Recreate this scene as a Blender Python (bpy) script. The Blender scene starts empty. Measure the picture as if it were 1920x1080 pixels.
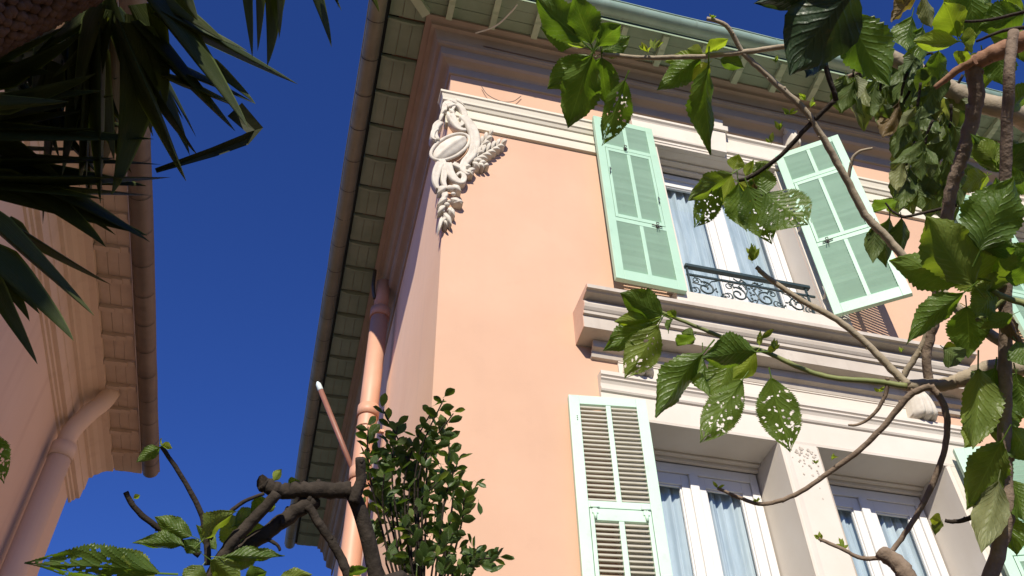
import bpy, bmesh, math, random
from mathutils import Vector, Matrix
random.seed(11)
R = math.radians
sc = bpy.context.scene
COL = sc.collection

# ------------------------------------------------------------------ camera
CAM_POS = Vector((0.0, 0.0, 1.6))
AX = Vector((0.96862, -0.24798, -0.01685)); AY = Vector((0.16550, 0.69405, -0.70065)); AZ = Vector((0.18544, 0.67587, 0.71331))
FPX = 1700.0
cd = bpy.data.cameras.new('camera'); cam = bpy.data.objects.new('camera', cd); COL.objects.link(cam)
cd.sensor_width = 36.0; cd.lens = FPX / 1920 * 36.0; cd.clip_start = 0.05; cd.clip_end = 2000
mw = Matrix.Identity(4)
for i in range(3):
    mw[i][0] = AX[i]; mw[i][1] = -AY[i]; mw[i][2] = -AZ[i]; mw[i][3] = CAM_POS[i]
cam.matrix_world = mw
sc.camera = cam

# ------------------------------------------------------------------ sky, sun, exposure
SUN = Vector((-0.281, -0.819, 0.500)).normalized()
EL = math.asin(SUN.z); ROT = math.atan2(SUN.x, SUN.y)
w = bpy.data.worlds.new('World'); sc.world = w; w.use_nodes = True
nt = w.node_tree; nt.nodes.clear()
out = nt.nodes.new('ShaderNodeOutputWorld'); bg = nt.nodes.new('ShaderNodeBackground'); sk = nt.nodes.new('ShaderNodeTexSky')
sk.sky_type = 'NISHITA'; sk.sun_disc = False; sk.sun_elevation = EL; sk.sun_rotation = ROT % (2 * math.pi)
sk.altitude = 700; sk.air_density = 1.0; sk.dust_density = 0.0; sk.ozone_density = 3.0
tint = nt.nodes.new('ShaderNodeMix'); tint.data_type = 'RGBA'; tint.blend_type = 'MULTIPLY'; tint.inputs[0].default_value = 1.0
tint.inputs[7].default_value = (0.48, 0.79, 1.72, 1)
nt.links.new(sk.outputs[0], tint.inputs[6]); nt.links.new(tint.outputs[2], bg.inputs[0]); nt.links.new(bg.outputs[0], out.inputs[0])
bg.inputs[1].default_value = 0.06
sl = bpy.data.lights.new('sun', 'SUN'); sl.energy = 5.0; sl.angle = R(0.5); sl.color = (1.0, 0.92, 0.78)
so = bpy.data.objects.new('sun', sl); COL.objects.link(so); so.rotation_euler = (-SUN).to_track_quat('-Z', 'Y').to_euler(); so.location = (-6, -14, 12)
vs = sc.view_settings; vs.view_transform = 'Standard'; vs.look = 'None'; vs.gamma = 1; vs.use_curve_mapping = False; vs.exposure = 0.36
sc.cycles.use_denoising = True
sc.cycles.max_bounces = 8; sc.cycles.transparent_max_bounces = 16

# ------------------------------------------------------------------ measuring helpers
def ray(px, py):
    return (AX * ((px - 960) / FPX) + AY * ((py - 540) / FPX) + AZ).normalized()
def P(px, py, d):            # a point d metres away
    return CAM_POS + ray(px, py) * d
def onY(px, py, Y):          # a point on a plane parallel to the facade
    r = ray(px, py); return CAM_POS + r * (Y / r.y)

# ------------------------------------------------------------------ materials
class NT:
    def __init__(s, name):
        s.m = bpy.data.materials.new(name); s.m.use_nodes = True
        s.t = s.m.node_tree; s.t.nodes.clear()
        s.out = s.n('ShaderNodeOutputMaterial')
    def n(s, kind, **kw):
        nd = s.t.nodes.new(kind)
        for k, v in kw.items(): setattr(nd, k, v)
        return nd
    def l(s, a, b): s.t.links.new(a, b)
    def math(s, op, a, b=None, c=None):
        nd = s.n('ShaderNodeMath', operation=op)
        for i, v in enumerate((a, b, c)):
            if v is None: continue
            if isinstance(v, (int, float)): nd.inputs[i].default_value = v
            else: s.l(v, nd.inputs[i])
        return nd.outputs[0]
    def noise(s, scale, detail=4, vec=None, rough=.55):
        nd = s.n('ShaderNodeTexNoise'); nd.inputs['Scale'].default_value = scale; nd.inputs['Detail'].default_value = detail
        nd.inputs['Roughness'].default_value = rough
        if vec is not None: s.l(vec, nd.inputs['Vector'])
        return nd.outputs['Fac']
    def obj(s, scale=None):
        tc = s.n('ShaderNodeTexCoord'); v = tc.outputs['Object']
        if scale:
            mp = s.n('ShaderNodeMapping'); mp.inputs['Scale'].default_value = scale; s.l(v, mp.inputs[0]); v = mp.outputs[0]
        return v
    def ramp(s, fac, stops):
        nd = s.n('ShaderNodeValToRGB'); cr = nd.color_ramp
        while len(cr.elements) > 1: cr.elements.remove(cr.elements[-1])
        for i, (p, c) in enumerate(stops):
            e = cr.elements[0] if i == 0 else cr.elements.new(p)
            e.position = p; e.color = (*c, 1) if len(c) == 3 else c
        s.l(fac, nd.inputs[0]); return nd.outputs[0]
    def mix(s, fac, a, b, mode='MIX'):
        nd = s.n('ShaderNodeMix', data_type='RGBA', blend_type=mode)
        for sock, v in ((nd.inputs[0], fac), (nd.inputs[6], a), (nd.inputs[7], b)):
            if isinstance(v, (int, float)): sock.default_value = v
            elif isinstance(v, (tuple, list)): sock.default_value = (*v, 1)
            else: s.l(v, sock)
        return nd.outputs[2]
    def bsdf(s, col, rough=.6, spec=.4, bump=None, strength=.2, dist=.01, metal=0):
        b = s.n('ShaderNodeBsdfPrincipled')
        for sock, v in ((b.inputs['Base Color'], col), (b.inputs['Roughness'], rough), (b.inputs['Specular IOR Level'], spec), (b.inputs['Metallic'], metal)):
            if isinstance(v, (int, float)): sock.default_value = v
            elif isinstance(v, (tuple, list)): sock.default_value = (*v, 1)
            else: s.l(v, sock)
        if bump is not None:
            bp = s.n('ShaderNodeBump'); bp.inputs['Strength'].default_value = strength; bp.inputs['Distance'].default_value = dist
            s.l(bump, bp.inputs['Height']); s.l(bp.outputs[0], b.inputs['Normal'])
        return b
    def done(s, sh): s.l(sh.outputs[0], s.out.inputs[0]); return s.m

def surf(name, a, b, scale=2.0, rough=.7, spec=.3, bscale=90, bstr=.15, dist=.004, streak=0.0, streak_col=(.2, .15, .12), spots=0.0, spot_col=(.1, .08, .07), metal=0):
    t = NT(name); v = t.obj()
    f = t.noise(scale, 5, v)
    c = t.ramp(f, [(.32, a), (.68, b)])
    if streak:
        sv = t.obj((5.0, 5.0, .35)); sf = t.noise(1.6, 4, sv)
        c = t.mix(t.math('MULTIPLY', t.ramp(sf, [(.52, (0, 0, 0)), (.75, (1, 1, 1))]), streak), c, streak_col)
    if spots:
        pf = t.noise(9, 6, v, .7)
        c = t.mix(t.math('MULTIPLY', t.ramp(pf, [(.58, (0, 0, 0)), (.66, (1, 1, 1))]), spots), c, spot_col)
    h = t.math('ADD', t.noise(bscale, 5, v), t.math('MULTIPLY', t.noise(6, 3, v), 1.5))
    return t.done(t.bsdf(c, rough, spec, h, bstr, dist, metal))

M = {}
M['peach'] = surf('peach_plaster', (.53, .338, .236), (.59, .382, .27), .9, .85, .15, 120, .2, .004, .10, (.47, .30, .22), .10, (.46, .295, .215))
M['peach_side'] = surf('peach_plaster_side_lit', (.86, .575, .40), (.90, .62, .44), 1.1, .88, .12, 120, .14, .004, .12, (.52, .36, .29), .08, (.40, .30, .26))  # lighter plaster copy: sunlight on the side wall put into the colour
M['stone'] = surf('painted_stucco', (.58, .525, .455), (.63, .58, .515), 2.2, .8, .2, 110, .18, .004, .18, (.52, .45, .38), .08, (.45, .38, .32))
M['cream'] = surf('cream_stucco', (0.593, 0.546, 0.445), (0.624, 0.585, 0.491), 2.4, .8, .2, 110, .16, .004, .16, (.58, .5, .4), .06, (.45, .38, .32))
M['ornament'] = surf('grey_cast_stucco', (0.515, 0.468, 0.398), (0.624, 0.585, 0.507), 16, .8, .2, 140, .3, .004, .25, (.34, .30, .26), .22, (.30, .26, .22))
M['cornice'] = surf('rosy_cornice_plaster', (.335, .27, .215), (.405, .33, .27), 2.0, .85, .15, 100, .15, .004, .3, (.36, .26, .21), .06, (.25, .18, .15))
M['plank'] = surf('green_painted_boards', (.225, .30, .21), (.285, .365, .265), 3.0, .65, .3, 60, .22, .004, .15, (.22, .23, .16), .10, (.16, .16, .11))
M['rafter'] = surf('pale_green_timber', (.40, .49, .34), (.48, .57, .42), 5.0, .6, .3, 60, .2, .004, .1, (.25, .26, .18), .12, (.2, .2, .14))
M['zinc'] = surf('green_zinc', (.20, .30, .24), (.29, .39, .32), 3.0, .45, .5, 40, .2, .005, .2, (.22, .25, .2), .25, (.15, .13, .10), .15)
M['zinc_brown'] = surf('weathered_gutter_paint', (.19, .195, .14), (.26, .26, .19), 3.5, .55, .4, 40, .25, .005, .25, (.2, .16, .12), .22, (.11, .085, .06), .1)
M['zinc_dark'] = surf('dark_gutter_paint', (.13, .105, .085), (.18, .15, .12), 3.5, .55, .4, 40, .25, .005, .2, (.1, .08, .06), .2, (.06, .05, .04), .1)
M['mint'] = surf('mint_paint', (.365, .555, .42), (.405, .60, .46), 3.0, .42, .45, 35, .12, .003, .10, (.34, .55, .42), .22, (.30, .42, .33))
M['mint_pale'] = surf('pale_mint_paint', (.46, .635, .515), (.51, .68, .56), 3.0, .5, .4, 35, .18, .003, .14, (.42, .6, .5), .25, (.36, .42, .34))
M['slat_grey'] = surf('dusty_slat_paint', (0.515, 0.491, 0.413), (0.577, 0.554, 0.468), 6.0, .7, .3, 60, .15, .003, .2, (.36, .33, .26))
M['white'] = surf('white_window_paint', (0.624, 0.616, 0.601), (0.655, 0.647, 0.632), 3.0, .4, .4, 50, .08, .003, .06, (.7, .66, .6))
M['iron'] = surf('dark_green_iron', (.018, .035, .035), (.03, .05, .05), 20, .45, .5, 80, .2, .002)
M['hardware'] = surf('dark_metal_hardware', (.05, .05, .045), (.09, .085, .075), 30, .5, .5, 80, .2, .002, metal=.5)
M['pipe'] = surf('salmon_pipe_paint', (0.515, 0.281, 0.187), (0.562, 0.320, 0.218), 3, .5, .4, 60, .12, .003, .2, (.5, .28, .2), .05, (.35, .2, .15))
M['copper'] = surf('copper_pole_paint', (.20, .085, .06), (.26, .12, .085), 6, .5, .4, 60, .1, .002)
M['tip'] = surf('pale_tip_paint', (.5, .62, .62), (.7, .8, .8), 14, .4, .5, 60, .1, .002)
M['tile'] = surf('clay_roof_tile', (.34, .17, .11), (.44, .24, .16), 4, .85, .2, 40, .3, .006, .1, (.2, .12, .09), .2, (.12, .1, .08))
M['ledge_end'] = surf('rosy_stained_stucco', (.56, .37, .28), (.64, .46, .36), 5, .85, .15, 110, .2, .004, .4, (.36, .22, .17), .25, (.38, .24, .18))
M['ledge_stone'] = surf('shaded_stained_ledge_stucco', (.44, .39, .335), (.53, .48, .42), 3.0, .85, .15, 110, .2, .004, .35, (.30, .255, .215), .18, (.30, .26, .22))  # darker than the other trim to deepen ledge shade; streaks are stains
M['snapped'] = surf('withered_blade', (.018, .026, .012), (.04, .045, .02), 8, .6, .2, 60, .2, .003)
M['flake'] = surf('flaked_plaster', (.34, .30, .25), (.55, .49, .42), 40, .9, .1, 120, .4, .004)
M['b_wall'] = surf('tan_plaster', (.72, .57, .45), (.77, .62, .50), 1.0, .88, .12, 120, .12, .004, .2, (.48, .32, .24))
M['b_trim'] = surf('tan_cornice', (.70, .57, .45), (.75, .62, .49), 1.5, .85, .12, 120, .12, .004, .25, (.42, .31, .23))
M['b_soffit'] = surf('tan_soffit_boards', (.56, .46, .36), (.62, .52, .42), 3, .8, .15, 80, .2, .004, .25, (.33, .24, .18), .12, (.58, .50, .42))
M['ground'] = surf('garden_gravel', (.11, .095, .06), (.16, .135, .085), .6, .95, .1, 60, .4, .01, 0, (0, 0, 0), .2, (.14, .15, .08))
M['dark'] = surf('unlit_black', (.03, .03, .03), (.045, .045, .045), 2, .9, .1)  # near-black standing in for shade in unlit rooms and the eave gap
M['wire'] = surf('white_cable', (.7, .68, .62), (.78, .76, .7), 20, .5, .4)
M['wire_dark'] = surf('grey_cable', (.12, .09, .08), (.16, .13, .12), 20, .6, .3)
M['bark'] = surf('grey_brown_bark', (.15, .11, .08), (.25, .19, .145), 26, .85, .2, 70, .7, .006, 0, (0, 0, 0), .3, (.10, .07, .05))
M['bark_pale'] = surf('pale_bark', (.27, .225, .16), (.36, .30, .22), 24, .8, .2, 70, .5, .005, 0, (0, 0, 0), .25, (.18, .15, .09))
M['bark_dark'] = surf('dark_bark', (.025, .02, .016), (.05, .04, .032), 26, .9, .15, 70, .7, .006)
M['bark_red'] = surf('reddish_bark', (.20, .105, .065), (.29, .16, .10), 26, .8, .2, 70, .5, .005, 0, (0, 0, 0), .3, (.11, .06, .04))
M['stem_green'] = surf('green_stem', (.13, .16, .055), (.20, .22, .08), 18, .6, .3, 60, .3, .003)
M['yucca_trunk'] = surf('scaly_trunk', (.07, .04, .03), (.14, .085, .06), 18, .9, .1, 60, .6, .006)

def curtain_mat():
    t = NT('pale_blue_voile'); v = t.obj((1, 1, .15))
    c = t.ramp(t.noise(14, 4, v), [(.30, (.38, .46, .53)), (.70, (.56, .64, .70))])
    b = t.bsdf(c, .85, .1); tr = t.n('ShaderNodeBsdfTranslucent'); t.l(c, tr.inputs[0])
    mx = t.n('ShaderNodeMixShader'); mx.inputs[0].default_value = .15; t.l(b.outputs[0], mx.inputs[1]); t.l(tr.outputs[0], mx.inputs[2])
    return t.done(mx)
M['curtain'] = curtain_mat()
def glass_mat():
    t = NT('window_glass'); fr = t.n('ShaderNodeFresnel'); fr.inputs[0].default_value = 1.45
    g = t.n('ShaderNodeBsdfGlossy'); g.inputs['Roughness'].default_value = .015
    tr = t.n('ShaderNodeBsdfTransparent'); tr.inputs[0].default_value = (.93, .96, .97, 1)
    mx = t.n('ShaderNodeMixShader'); t.l(t.math('MINIMUM', t.math('MULTIPLY', fr.outputs[0], 1.6), 1.0), mx.inputs[0]); t.l(tr.outputs[0], mx.inputs[1]); t.l(g.outputs[0], mx.inputs[2])
    return t.done(mx)
M['glass'] = glass_mat()

def leaf_mat(name, dark, light, young, trans=.35, rough=.45, veins=True, nv=9.0, dry=(.22, .15, .05), dryamt=.25):
    t = NT(name)
    tc = t.n('ShaderNodeTexCoord'); sp = t.n('ShaderNodeSeparateXYZ'); t.l(tc.outputs['UV'], sp.inputs[0])
    oi = t.n('ShaderNodeObjectInfo'); rnd = oi.outputs['Random']
    off = t.n('ShaderNodeVectorMath', operation='ADD'); t.l(tc.outputs['UV'], off.inputs[0])
    cmb = t.n('ShaderNodeCombineXYZ'); t.l(t.math('MULTIPLY', rnd, 37.0), cmb.inputs[0]); t.l(t.math('MULTIPLY', rnd, 11.0), cmb.inputs[1]); t.l(cmb.outputs[0], off.inputs[1])
    n1 = t.noise(4, 4, off.outputs[0]); n2 = t.noise(3.2, 6, off.outputs[0], .7)
    base = t.mix(n1, dark, light)
    base = t.mix(t.ramp(rnd, [(.70, (0, 0, 0)), (.95, (1, 1, 1))]), base, young)
    c = t.mix(t.math('MULTIPLY', t.ramp(n2, [(.57, (0, 0, 0)), (.70, (1, 1, 1))]), dryamt), base, dry)
    h = n1
    if veins:
        ax = t.math('ABSOLUTE', t.math('SUBTRACT', sp.outputs[0], .5))
        side = t.math('FRACT', t.math('ADD', t.math('SUBTRACT', t.math('MULTIPLY', sp.outputs[1], nv), t.math('MULTIPLY', t.math('POWER', ax, .85), nv * .62)), t.math('MULTIPLY', n1, .55)))
        tri = t.math('ABSOLUTE', t.math('SUBTRACT', side, .5))
        vein = t.ramp(tri, [(0.0, (1, 1, 1)), (.07, (0, 0, 0))])
        mid = t.ramp(ax, [(0.0, (1, 1, 1)), (.022, (0, 0, 0))])
        vm = t.math('MAXIMUM', t.math('MULTIPLY', vein, .55), mid)
        c = t.mix(t.math('MULTIPLY', vm, .30), c, tuple(min(1, x * 1.9 + .02) for x in light))
        h = t.math('ADD', t.math('MULTIPLY', t.math('SMOOTH_MIN', tri, .22, .1), 1.2), t.math('MULTIPLY', t.noise(11, 5, off.outputs[0]), .35))
    else:
        ax = t.math('ABSOLUTE', t.math('SUBTRACT', sp.outputs[0], .5))
        c = t.mix(t.math('MULTIPLY', t.ramp(ax, [(.44, (0, 0, 0)), (.48, (1, 1, 1))]), .6), c, tuple(min(1, x * 3) for x in light))
        rib = t.n('ShaderNodeMapping'); rib.inputs['Scale'].default_value = (40, .6, 1); t.l(tc.outputs['UV'], rib.inputs[0]); h = t.noise(1.0, 2, rib.outputs[0])
        c = t.mix(t.math('MULTIPLY', h, .5), c, tuple(x * .5 for x in dark))
    b = t.bsdf(c, rough, .35 if veins else .2, h, .5, .01)
    tl = t.n('ShaderNodeBsdfTranslucent')
    tc2 = t.mix(1.0, c, (2.0, 2.1, .5), 'MULTIPLY'); t.l(tc2, tl.inputs[0])
    mx = t.n('ShaderNodeMixShader'); mx.inputs[0].default_value = trans; t.l(b.outputs[0], mx.inputs[1]); t.l(tl.outputs[0], mx.inputs[2])
    return t.done(mx)
M['leaf'] = leaf_mat('broad_leaf', (.055, .105, .018), (.115, .18, .034), (.16, .21, .045), .45, .38)
M['leaf_young'] = leaf_mat('young_leaf', (.16, .22, .03), (.23, .30, .05), (.25, .28, .05), .5, .4, dryamt=.1)
M['leaf_droop'] = leaf_mat('drooping_leaf', (.055, .095, .025), (.11, .15, .045), (.20, .22, .11), .35, .5, dryamt=.2)
M['leaf_dry'] = leaf_mat('withered_leaf', (.10, .07, .035), (.17, .12, .06), (.2, .16, .08), .3, .6, dryamt=.5)
M['leaf_dark'] = leaf_mat('dark_leaf', (.022, .045, .022), (.04, .07, .032), (.05, .085, .03), .18, .4)
M['leaf_small'] = leaf_mat('small_glossy_leaf', (.034, .066, .014), (.066, .115, .024), (.13, .18, .04), .32, .42, nv=7, dryamt=.05)
M['yucca'] = leaf_mat('yucca_blade', (.038, .056, .016), (.070, .092, .028), (.10, .115, .04), .30, .5, veins=False, dryamt=.15)
M['yucca_dry'] = leaf_mat('dry_yucca_blade', (.16, .12, .05), (.22, .16, .07), (.20, .14, .05), .2, .6, veins=False)

# ------------------------------------------------------------------ object helpers
WORLD = {}
def link(o, parent=None):
    COL.objects.link(o)
    if parent is not None:
        o.parent = parent; o.matrix_parent_inverse = WORLD.get(parent.name, Matrix.Identity(4)).inverted()
    return o
def thing(name, label, cat, loc=(0, 0, 0), group=None):
    o = bpy.data.objects.new(name, None); o.empty_display_size = .2; COL.objects.link(o); o.location = loc
    WORLD[o.name] = Matrix.Translation(loc)
    o['label'] = label; o['category'] = cat
    if group: o['group'] = group
    return o
def tag(o, label, cat, group=None):
    o['label'] = label; o['category'] = cat
    if group: o['group'] = group
    return o

class MB:
    def __init__(s): s.v = []; s.f = []; s.sm = []
    def add(s, vs, fs, smooth=False):
        n = len(s.v); s.v += [tuple(x) for x in vs]
        for f in fs: s.f.append(tuple(i + n for i in f)); s.sm.append(smooth)
        return s
    def box(s, x0, x1, y0, y1, z0, z1, mat=None):
        vs = [Vector((x, y, z)) for z in (z0, z1) for y in (y0, y1) for x in (x0, x1)]
        if mat is not None: vs = [mat @ v for v in vs]
        return s.add(vs, [(0, 2, 3, 1), (4, 5, 7, 6), (0, 1, 5, 4), (2, 6, 7, 3), (0, 4, 6, 2), (1, 3, 7, 5)])
    def tube(s, pts, rad, n=8, caps=True, closed=False):
        pts = [Vector(p) for p in pts]; k = len(pts)
        if isinstance(rad, (int, float)): rad = [rad] * k
        vs = []; up = None
        for i, p in enumerate(pts):
            if closed: t = pts[(i + 1) % k] - pts[i - 1]
            else: t = pts[min(i + 1, k - 1)] - pts[max(i - 1, 0)]
            t.normalize()
            if up is None: up = t.orthogonal().normalized()
            up = (up - t * up.dot(t))
            if up.length < 1e-5: up = t.orthogonal()
            up.normalize(); sd = t.cross(up)
            for j in range(n):
                a = 2 * math.pi * j / n
                vs.append(p + (up * math.cos(a) + sd * math.sin(a)) * rad[i])
        fs = []
        for i in range(k if closed else k - 1):
            a, b = i * n, ((i + 1) % k) * n
            for j in range(n): fs.append((a + j, a + (j + 1) % n, b + (j + 1) % n, b + j))
        s.add(vs, fs, True)
        if caps and not closed:
            m = len(s.v) - len(vs)
            s.f.append(tuple(m + j for j in reversed(range(n)))); s.sm.append(False)
            s.f.append(tuple(m + (k - 1) * n + j for j in range(n))); s.sm.append(False)
        return s
    def ell(s, c, r, rot=None, nu=12, nv=8, fn=None):
        vs = []; c = Vector(c)
        for i in range(nv + 1):
            th = math.pi * i / nv
            for j in range(nu):
                ph = 2 * math.pi * j / nu
                p = Vector((math.sin(th) * math.cos(ph), math.sin(th) * math.sin(ph), math.cos(th)))
                if fn: p = fn(p, th, ph)
                p = Vector((p.x * r[0], p.y * r[1], p.z * r[2]))
                if rot is not None: p = rot @ p
                vs.append(c + p)
        fs = [(i * nu + j, (i + 1) * nu + j, (i + 1) * nu + (j + 1) % nu, i * nu + (j + 1) % nu) for i in range(nv) for j in range(nu)]
        return s.add(vs, fs, True)
    def build(s, name, mat, parent=None, bevel=0, flip=True):
        me = bpy.data.meshes.new(name); me.from_pydata(s.v, [], s.f)
        if mat is not None: me.materials.append(M[mat] if isinstance(mat, str) else mat)
        me.polygons.foreach_set('use_smooth', s.sm); me.update()
        bm = bmesh.new(); bm.from_mesh(me); 
        if flip: bmesh.ops.recalc_face_normals(bm, faces=bm.faces)
        if bevel: bmesh.ops.bevel(bm, geom=[e for e in bm.edges if len(e.link_faces) == 2 and e.calc_face_angle(0) > .6], offset=bevel, segments=2, profile=.6, affect='EDGES')
        bm.to_mesh(me); bm.free()
        return link(bpy.data.objects.new(name, me), parent)

def box(name, mat, parent, x0, x1, y0, y1, z0, z1, bevel=.004):
    return MB().box(x0, x1, y0, y1, z0, z1).build(name, mat, parent, bevel)
def smooth_path(pts, sub=5):
    pts = [Vector(p) for p in pts]
    if len(pts) < 3: return pts
    o = []
    for i in range(len(pts) - 1):
        p0, p1, p2, p3 = pts[max(i - 1, 0)], pts[i], pts[i + 1], pts[min(i + 2, len(pts) - 1)]
        for k in range(sub):
            t = k / sub
            o.append(.5 * ((2 * p1) + (p2 - p0) * t + (2 * p0 - 5 * p1 + 4 * p2 - p3) * t * t + (3 * p1 - p0 - 3 * p2 + p3) * t ** 3))
    o.append(pts[-1]); return o

# profile strips: profile is a list of (projection, height)
def strip_mesh(profile, x0, x1, Y, ret=0.0, close=True):
    """moulding along X in front of the plane Y, its ends returned (mitred) or cut square"""
    mb = MB(); k = len(profile); vs = []
    for p, z in profile: vs.append((x0 - (p * ret), Y - p, z))
    for p, z in profile: vs.append((x1 + (p * ret), Y - p, z))
    fs = [(i, i + 1, k + i + 1, k + i) for i in range(k - 1)]
    if ret == 0:
        fs += [tuple(range(k)), tuple(reversed(range(k, 2 * k)))]
        vs2 = vs
    if ret:
        for p, z in profile: vs.append((x0, Y, z))
        for p, z in profile: vs.append((x1, Y, z))
        fs += [(2 * k + i, 2 * k + i + 1, i + 1, i) for i in range(k - 1)]
        fs += [(k + i, k + i + 1, 3 * k + i + 1, 3 * k + i) for i in range(k - 1)]
    return mb.add(vs, fs)

# ================================================================== GROUND
g = MB().add([(-400, -400, 0), (400, -400, 0), (400, 400, 0), (-400, 400, 0)], [(0, 1, 2, 3)]).build('ground', 'ground'); g['kind'] = 'structure'

# ================================================================== THE PINK HOUSE
XC, YF, XE, YE, ZT = 0.738, 4.80, 10.6, 14.9, 10.0
UC = 3.48; LC = 3.45; DX = 3.90      # window axes and the step to the next window bay
house = thing('villa', 'peach pink villa with pale green eaves and mint green louvred shutters', 'house', (5.6, 9.8, 0))

def wall_holes(name, mat, holes, x0, x1, z0, z1, Y):
    xs = sorted({x0, x1, *[h[0] for h in holes], *[h[1] for h in holes]}); zs = sorted({z0, z1, *[h[2] for h in holes], *[h[3] for h in holes]})
    mb = MB(); idx = {}
    def vi(x, z):
        if (x, z) not in idx: idx[(x, z)] = len(mb.v); mb.v.append((x, Y, z))
        return idx[(x, z)]
    for a, b in zip(xs, xs[1:]):
        for c, d in zip(zs, zs[1:]):
            if any(h[0] <= a and b <= h[1] and h[2] <= c and d <= h[3] for h in holes): continue
            mb.f.append((vi(a, c), vi(b, c), vi(b, d), vi(a, d))); mb.sm.append(False)
    return mb.build(name, mat, house)
UH = (2.84, 4.12, 6.88, 9.02)                                # upper opening
LH1 = (2.22, 3.29, 3.2, 5.505); LH2 = (3.61, 4.68, 3.2, 5.505)
holes = []
for k in range(2):
    for h in (UH, LH1, LH2): holes.append((h[0] + k * DX, h[1] + k * DX, h[2], h[3]))
wall_holes('front_wall', 'peach', holes, XC, XE, 0, ZT, YF)
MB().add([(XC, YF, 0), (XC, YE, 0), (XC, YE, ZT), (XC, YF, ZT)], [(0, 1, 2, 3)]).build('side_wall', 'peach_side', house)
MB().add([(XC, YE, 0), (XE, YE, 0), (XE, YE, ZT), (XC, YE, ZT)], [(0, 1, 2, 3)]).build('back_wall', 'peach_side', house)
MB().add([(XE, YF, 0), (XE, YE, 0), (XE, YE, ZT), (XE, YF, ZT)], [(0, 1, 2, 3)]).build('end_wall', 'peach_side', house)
MB().add([(XC + .01, YF + .75, 0), (XE - .01, YF + .75, 0), (XE - .01, YF + .75, ZT), (XC + .01, YF + .75, ZT)], [(0, 1, 2, 3)]).build('room_wall', 'dark', house)  # near-black sheet in place of the unlit rooms behind the windows

# -- cornice round the corner (front and left side), mitred
def corner_sweep(profile, y_end=YE, x_end=XE):
    mb = MB(); k = len(profile); vs = []
    for p, z in profile: vs.append((x_end, YF - p, z))
    for p, z in profile: vs.append((XC - p, YF - p, z))
    for p, z in profile: vs.append((XC - p, y_end, z))
    fs = []
    for s in range(2): fs += [(s * k + i, s * k + i + 1, (s + 1) * k + i + 1, (s + 1) * k + i) for i in range(k - 1)]
    return mb.add(vs, fs)
CP = [(-.001, 9.57), (.022, 9.575), (.026, 9.60), (.026, 9.685), (.05, 9.70), (.105, 9.715), (.13, 9.735), (.138, 9.79), (.14, 9.835), (.175, 9.845), (.178, 9.855), (.19, 9.865), (.20, 9.92), (.222, 9.985), (.228, 10.0), (.268, 10.005), (.272, 10.05), (.285, 10.06), (.33, 10.07), (.33, 10.10)]
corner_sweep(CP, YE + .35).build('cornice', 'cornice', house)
# -- soffit boards, rafters, gutters
ZS = 10.10
PW = [(.325, .445), (.449, .565), (.569, .70)]
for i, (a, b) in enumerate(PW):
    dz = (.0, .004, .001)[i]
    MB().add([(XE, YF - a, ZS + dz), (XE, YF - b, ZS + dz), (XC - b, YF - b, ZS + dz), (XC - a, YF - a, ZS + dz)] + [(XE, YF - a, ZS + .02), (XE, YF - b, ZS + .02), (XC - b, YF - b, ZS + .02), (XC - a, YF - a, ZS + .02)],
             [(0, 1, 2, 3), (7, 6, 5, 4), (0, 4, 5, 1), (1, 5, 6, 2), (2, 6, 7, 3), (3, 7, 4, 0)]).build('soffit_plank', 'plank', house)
rng = random.Random(4)
def rafter(cx, side):
    mb = MB(); hw = .032 + rng.uniform(-.002, .003); z1 = ZS - .001
    prof = [(.332, z1), (.332, z1 - .062), (.50, z1 - .060), (.525, z1 - .046), (.60, z1 - .046), (.665, z1 - .03), (.69, z1)]
    vs = []
    for d in (-hw, hw):
        for p, z in prof: vs.append((cx + d, YF - p, z) if not side else (XC - p, cx + d, z))
    k = len(prof)
    mb.add(vs, [(i, (i + 1) % k, k + (i + 1) % k, k + i) for i in range(k)] + [tuple(range(k)), tuple(reversed(range(k, 2 * k)))])
    return mb.build('rafter', 'rafter', house)
x = .63
while x < XE: rafter(x, False); x += .445
y = 4.62 - .445 * 2; rs = random.Random(12)
def side_rafter(cy):
    vs = []; n = 8
    for d in (-.012, .014):
        for i in range(n + 1):
            t = i / n; p = .334 + .37 * t
            vs.append((XC - p, cy + d, ZS - .012 - .030 * math.sin(math.pi * t) ** .8 - rs.uniform(0, .003)))
        for i in range(n + 1): vs.append((XC - (.334 + .37 * (1 - i / n)), cy + d, ZS + .03))
    k = 2 * n + 2
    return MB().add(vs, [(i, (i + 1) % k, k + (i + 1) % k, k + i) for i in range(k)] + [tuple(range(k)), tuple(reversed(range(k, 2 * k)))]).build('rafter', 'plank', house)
while y < YE + .3:
    y0_, y1_ = y + .016, min(y + .445 - .040, YE + .35)
    for i, (a, b) in enumerate(PW):
        ya = max(y0_, YF - a + .004); yb = max(y0_, YF - b + .004)
        if y1_ - min(ya, yb) < .03: continue
        ya, yb = min(ya, y1_ - .01), min(yb, y1_ - .01)
        dz = rs.uniform(0, .008); t_ = rs.uniform(-.004, .004)
        vs = [(XC - a, y1_, ZS + dz + t_), (XC - b, y1_, ZS + dz + t_), (XC - b, yb, ZS + dz), (XC - a, ya, ZS + dz)]
        vs += [(v[0], v[1], ZS + .025) for v in vs]
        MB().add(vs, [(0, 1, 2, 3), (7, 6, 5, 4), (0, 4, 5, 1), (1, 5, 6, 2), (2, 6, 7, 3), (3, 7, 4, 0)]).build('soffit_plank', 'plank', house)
    if y > 4.3: side_rafter(y)
    y += .445
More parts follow.
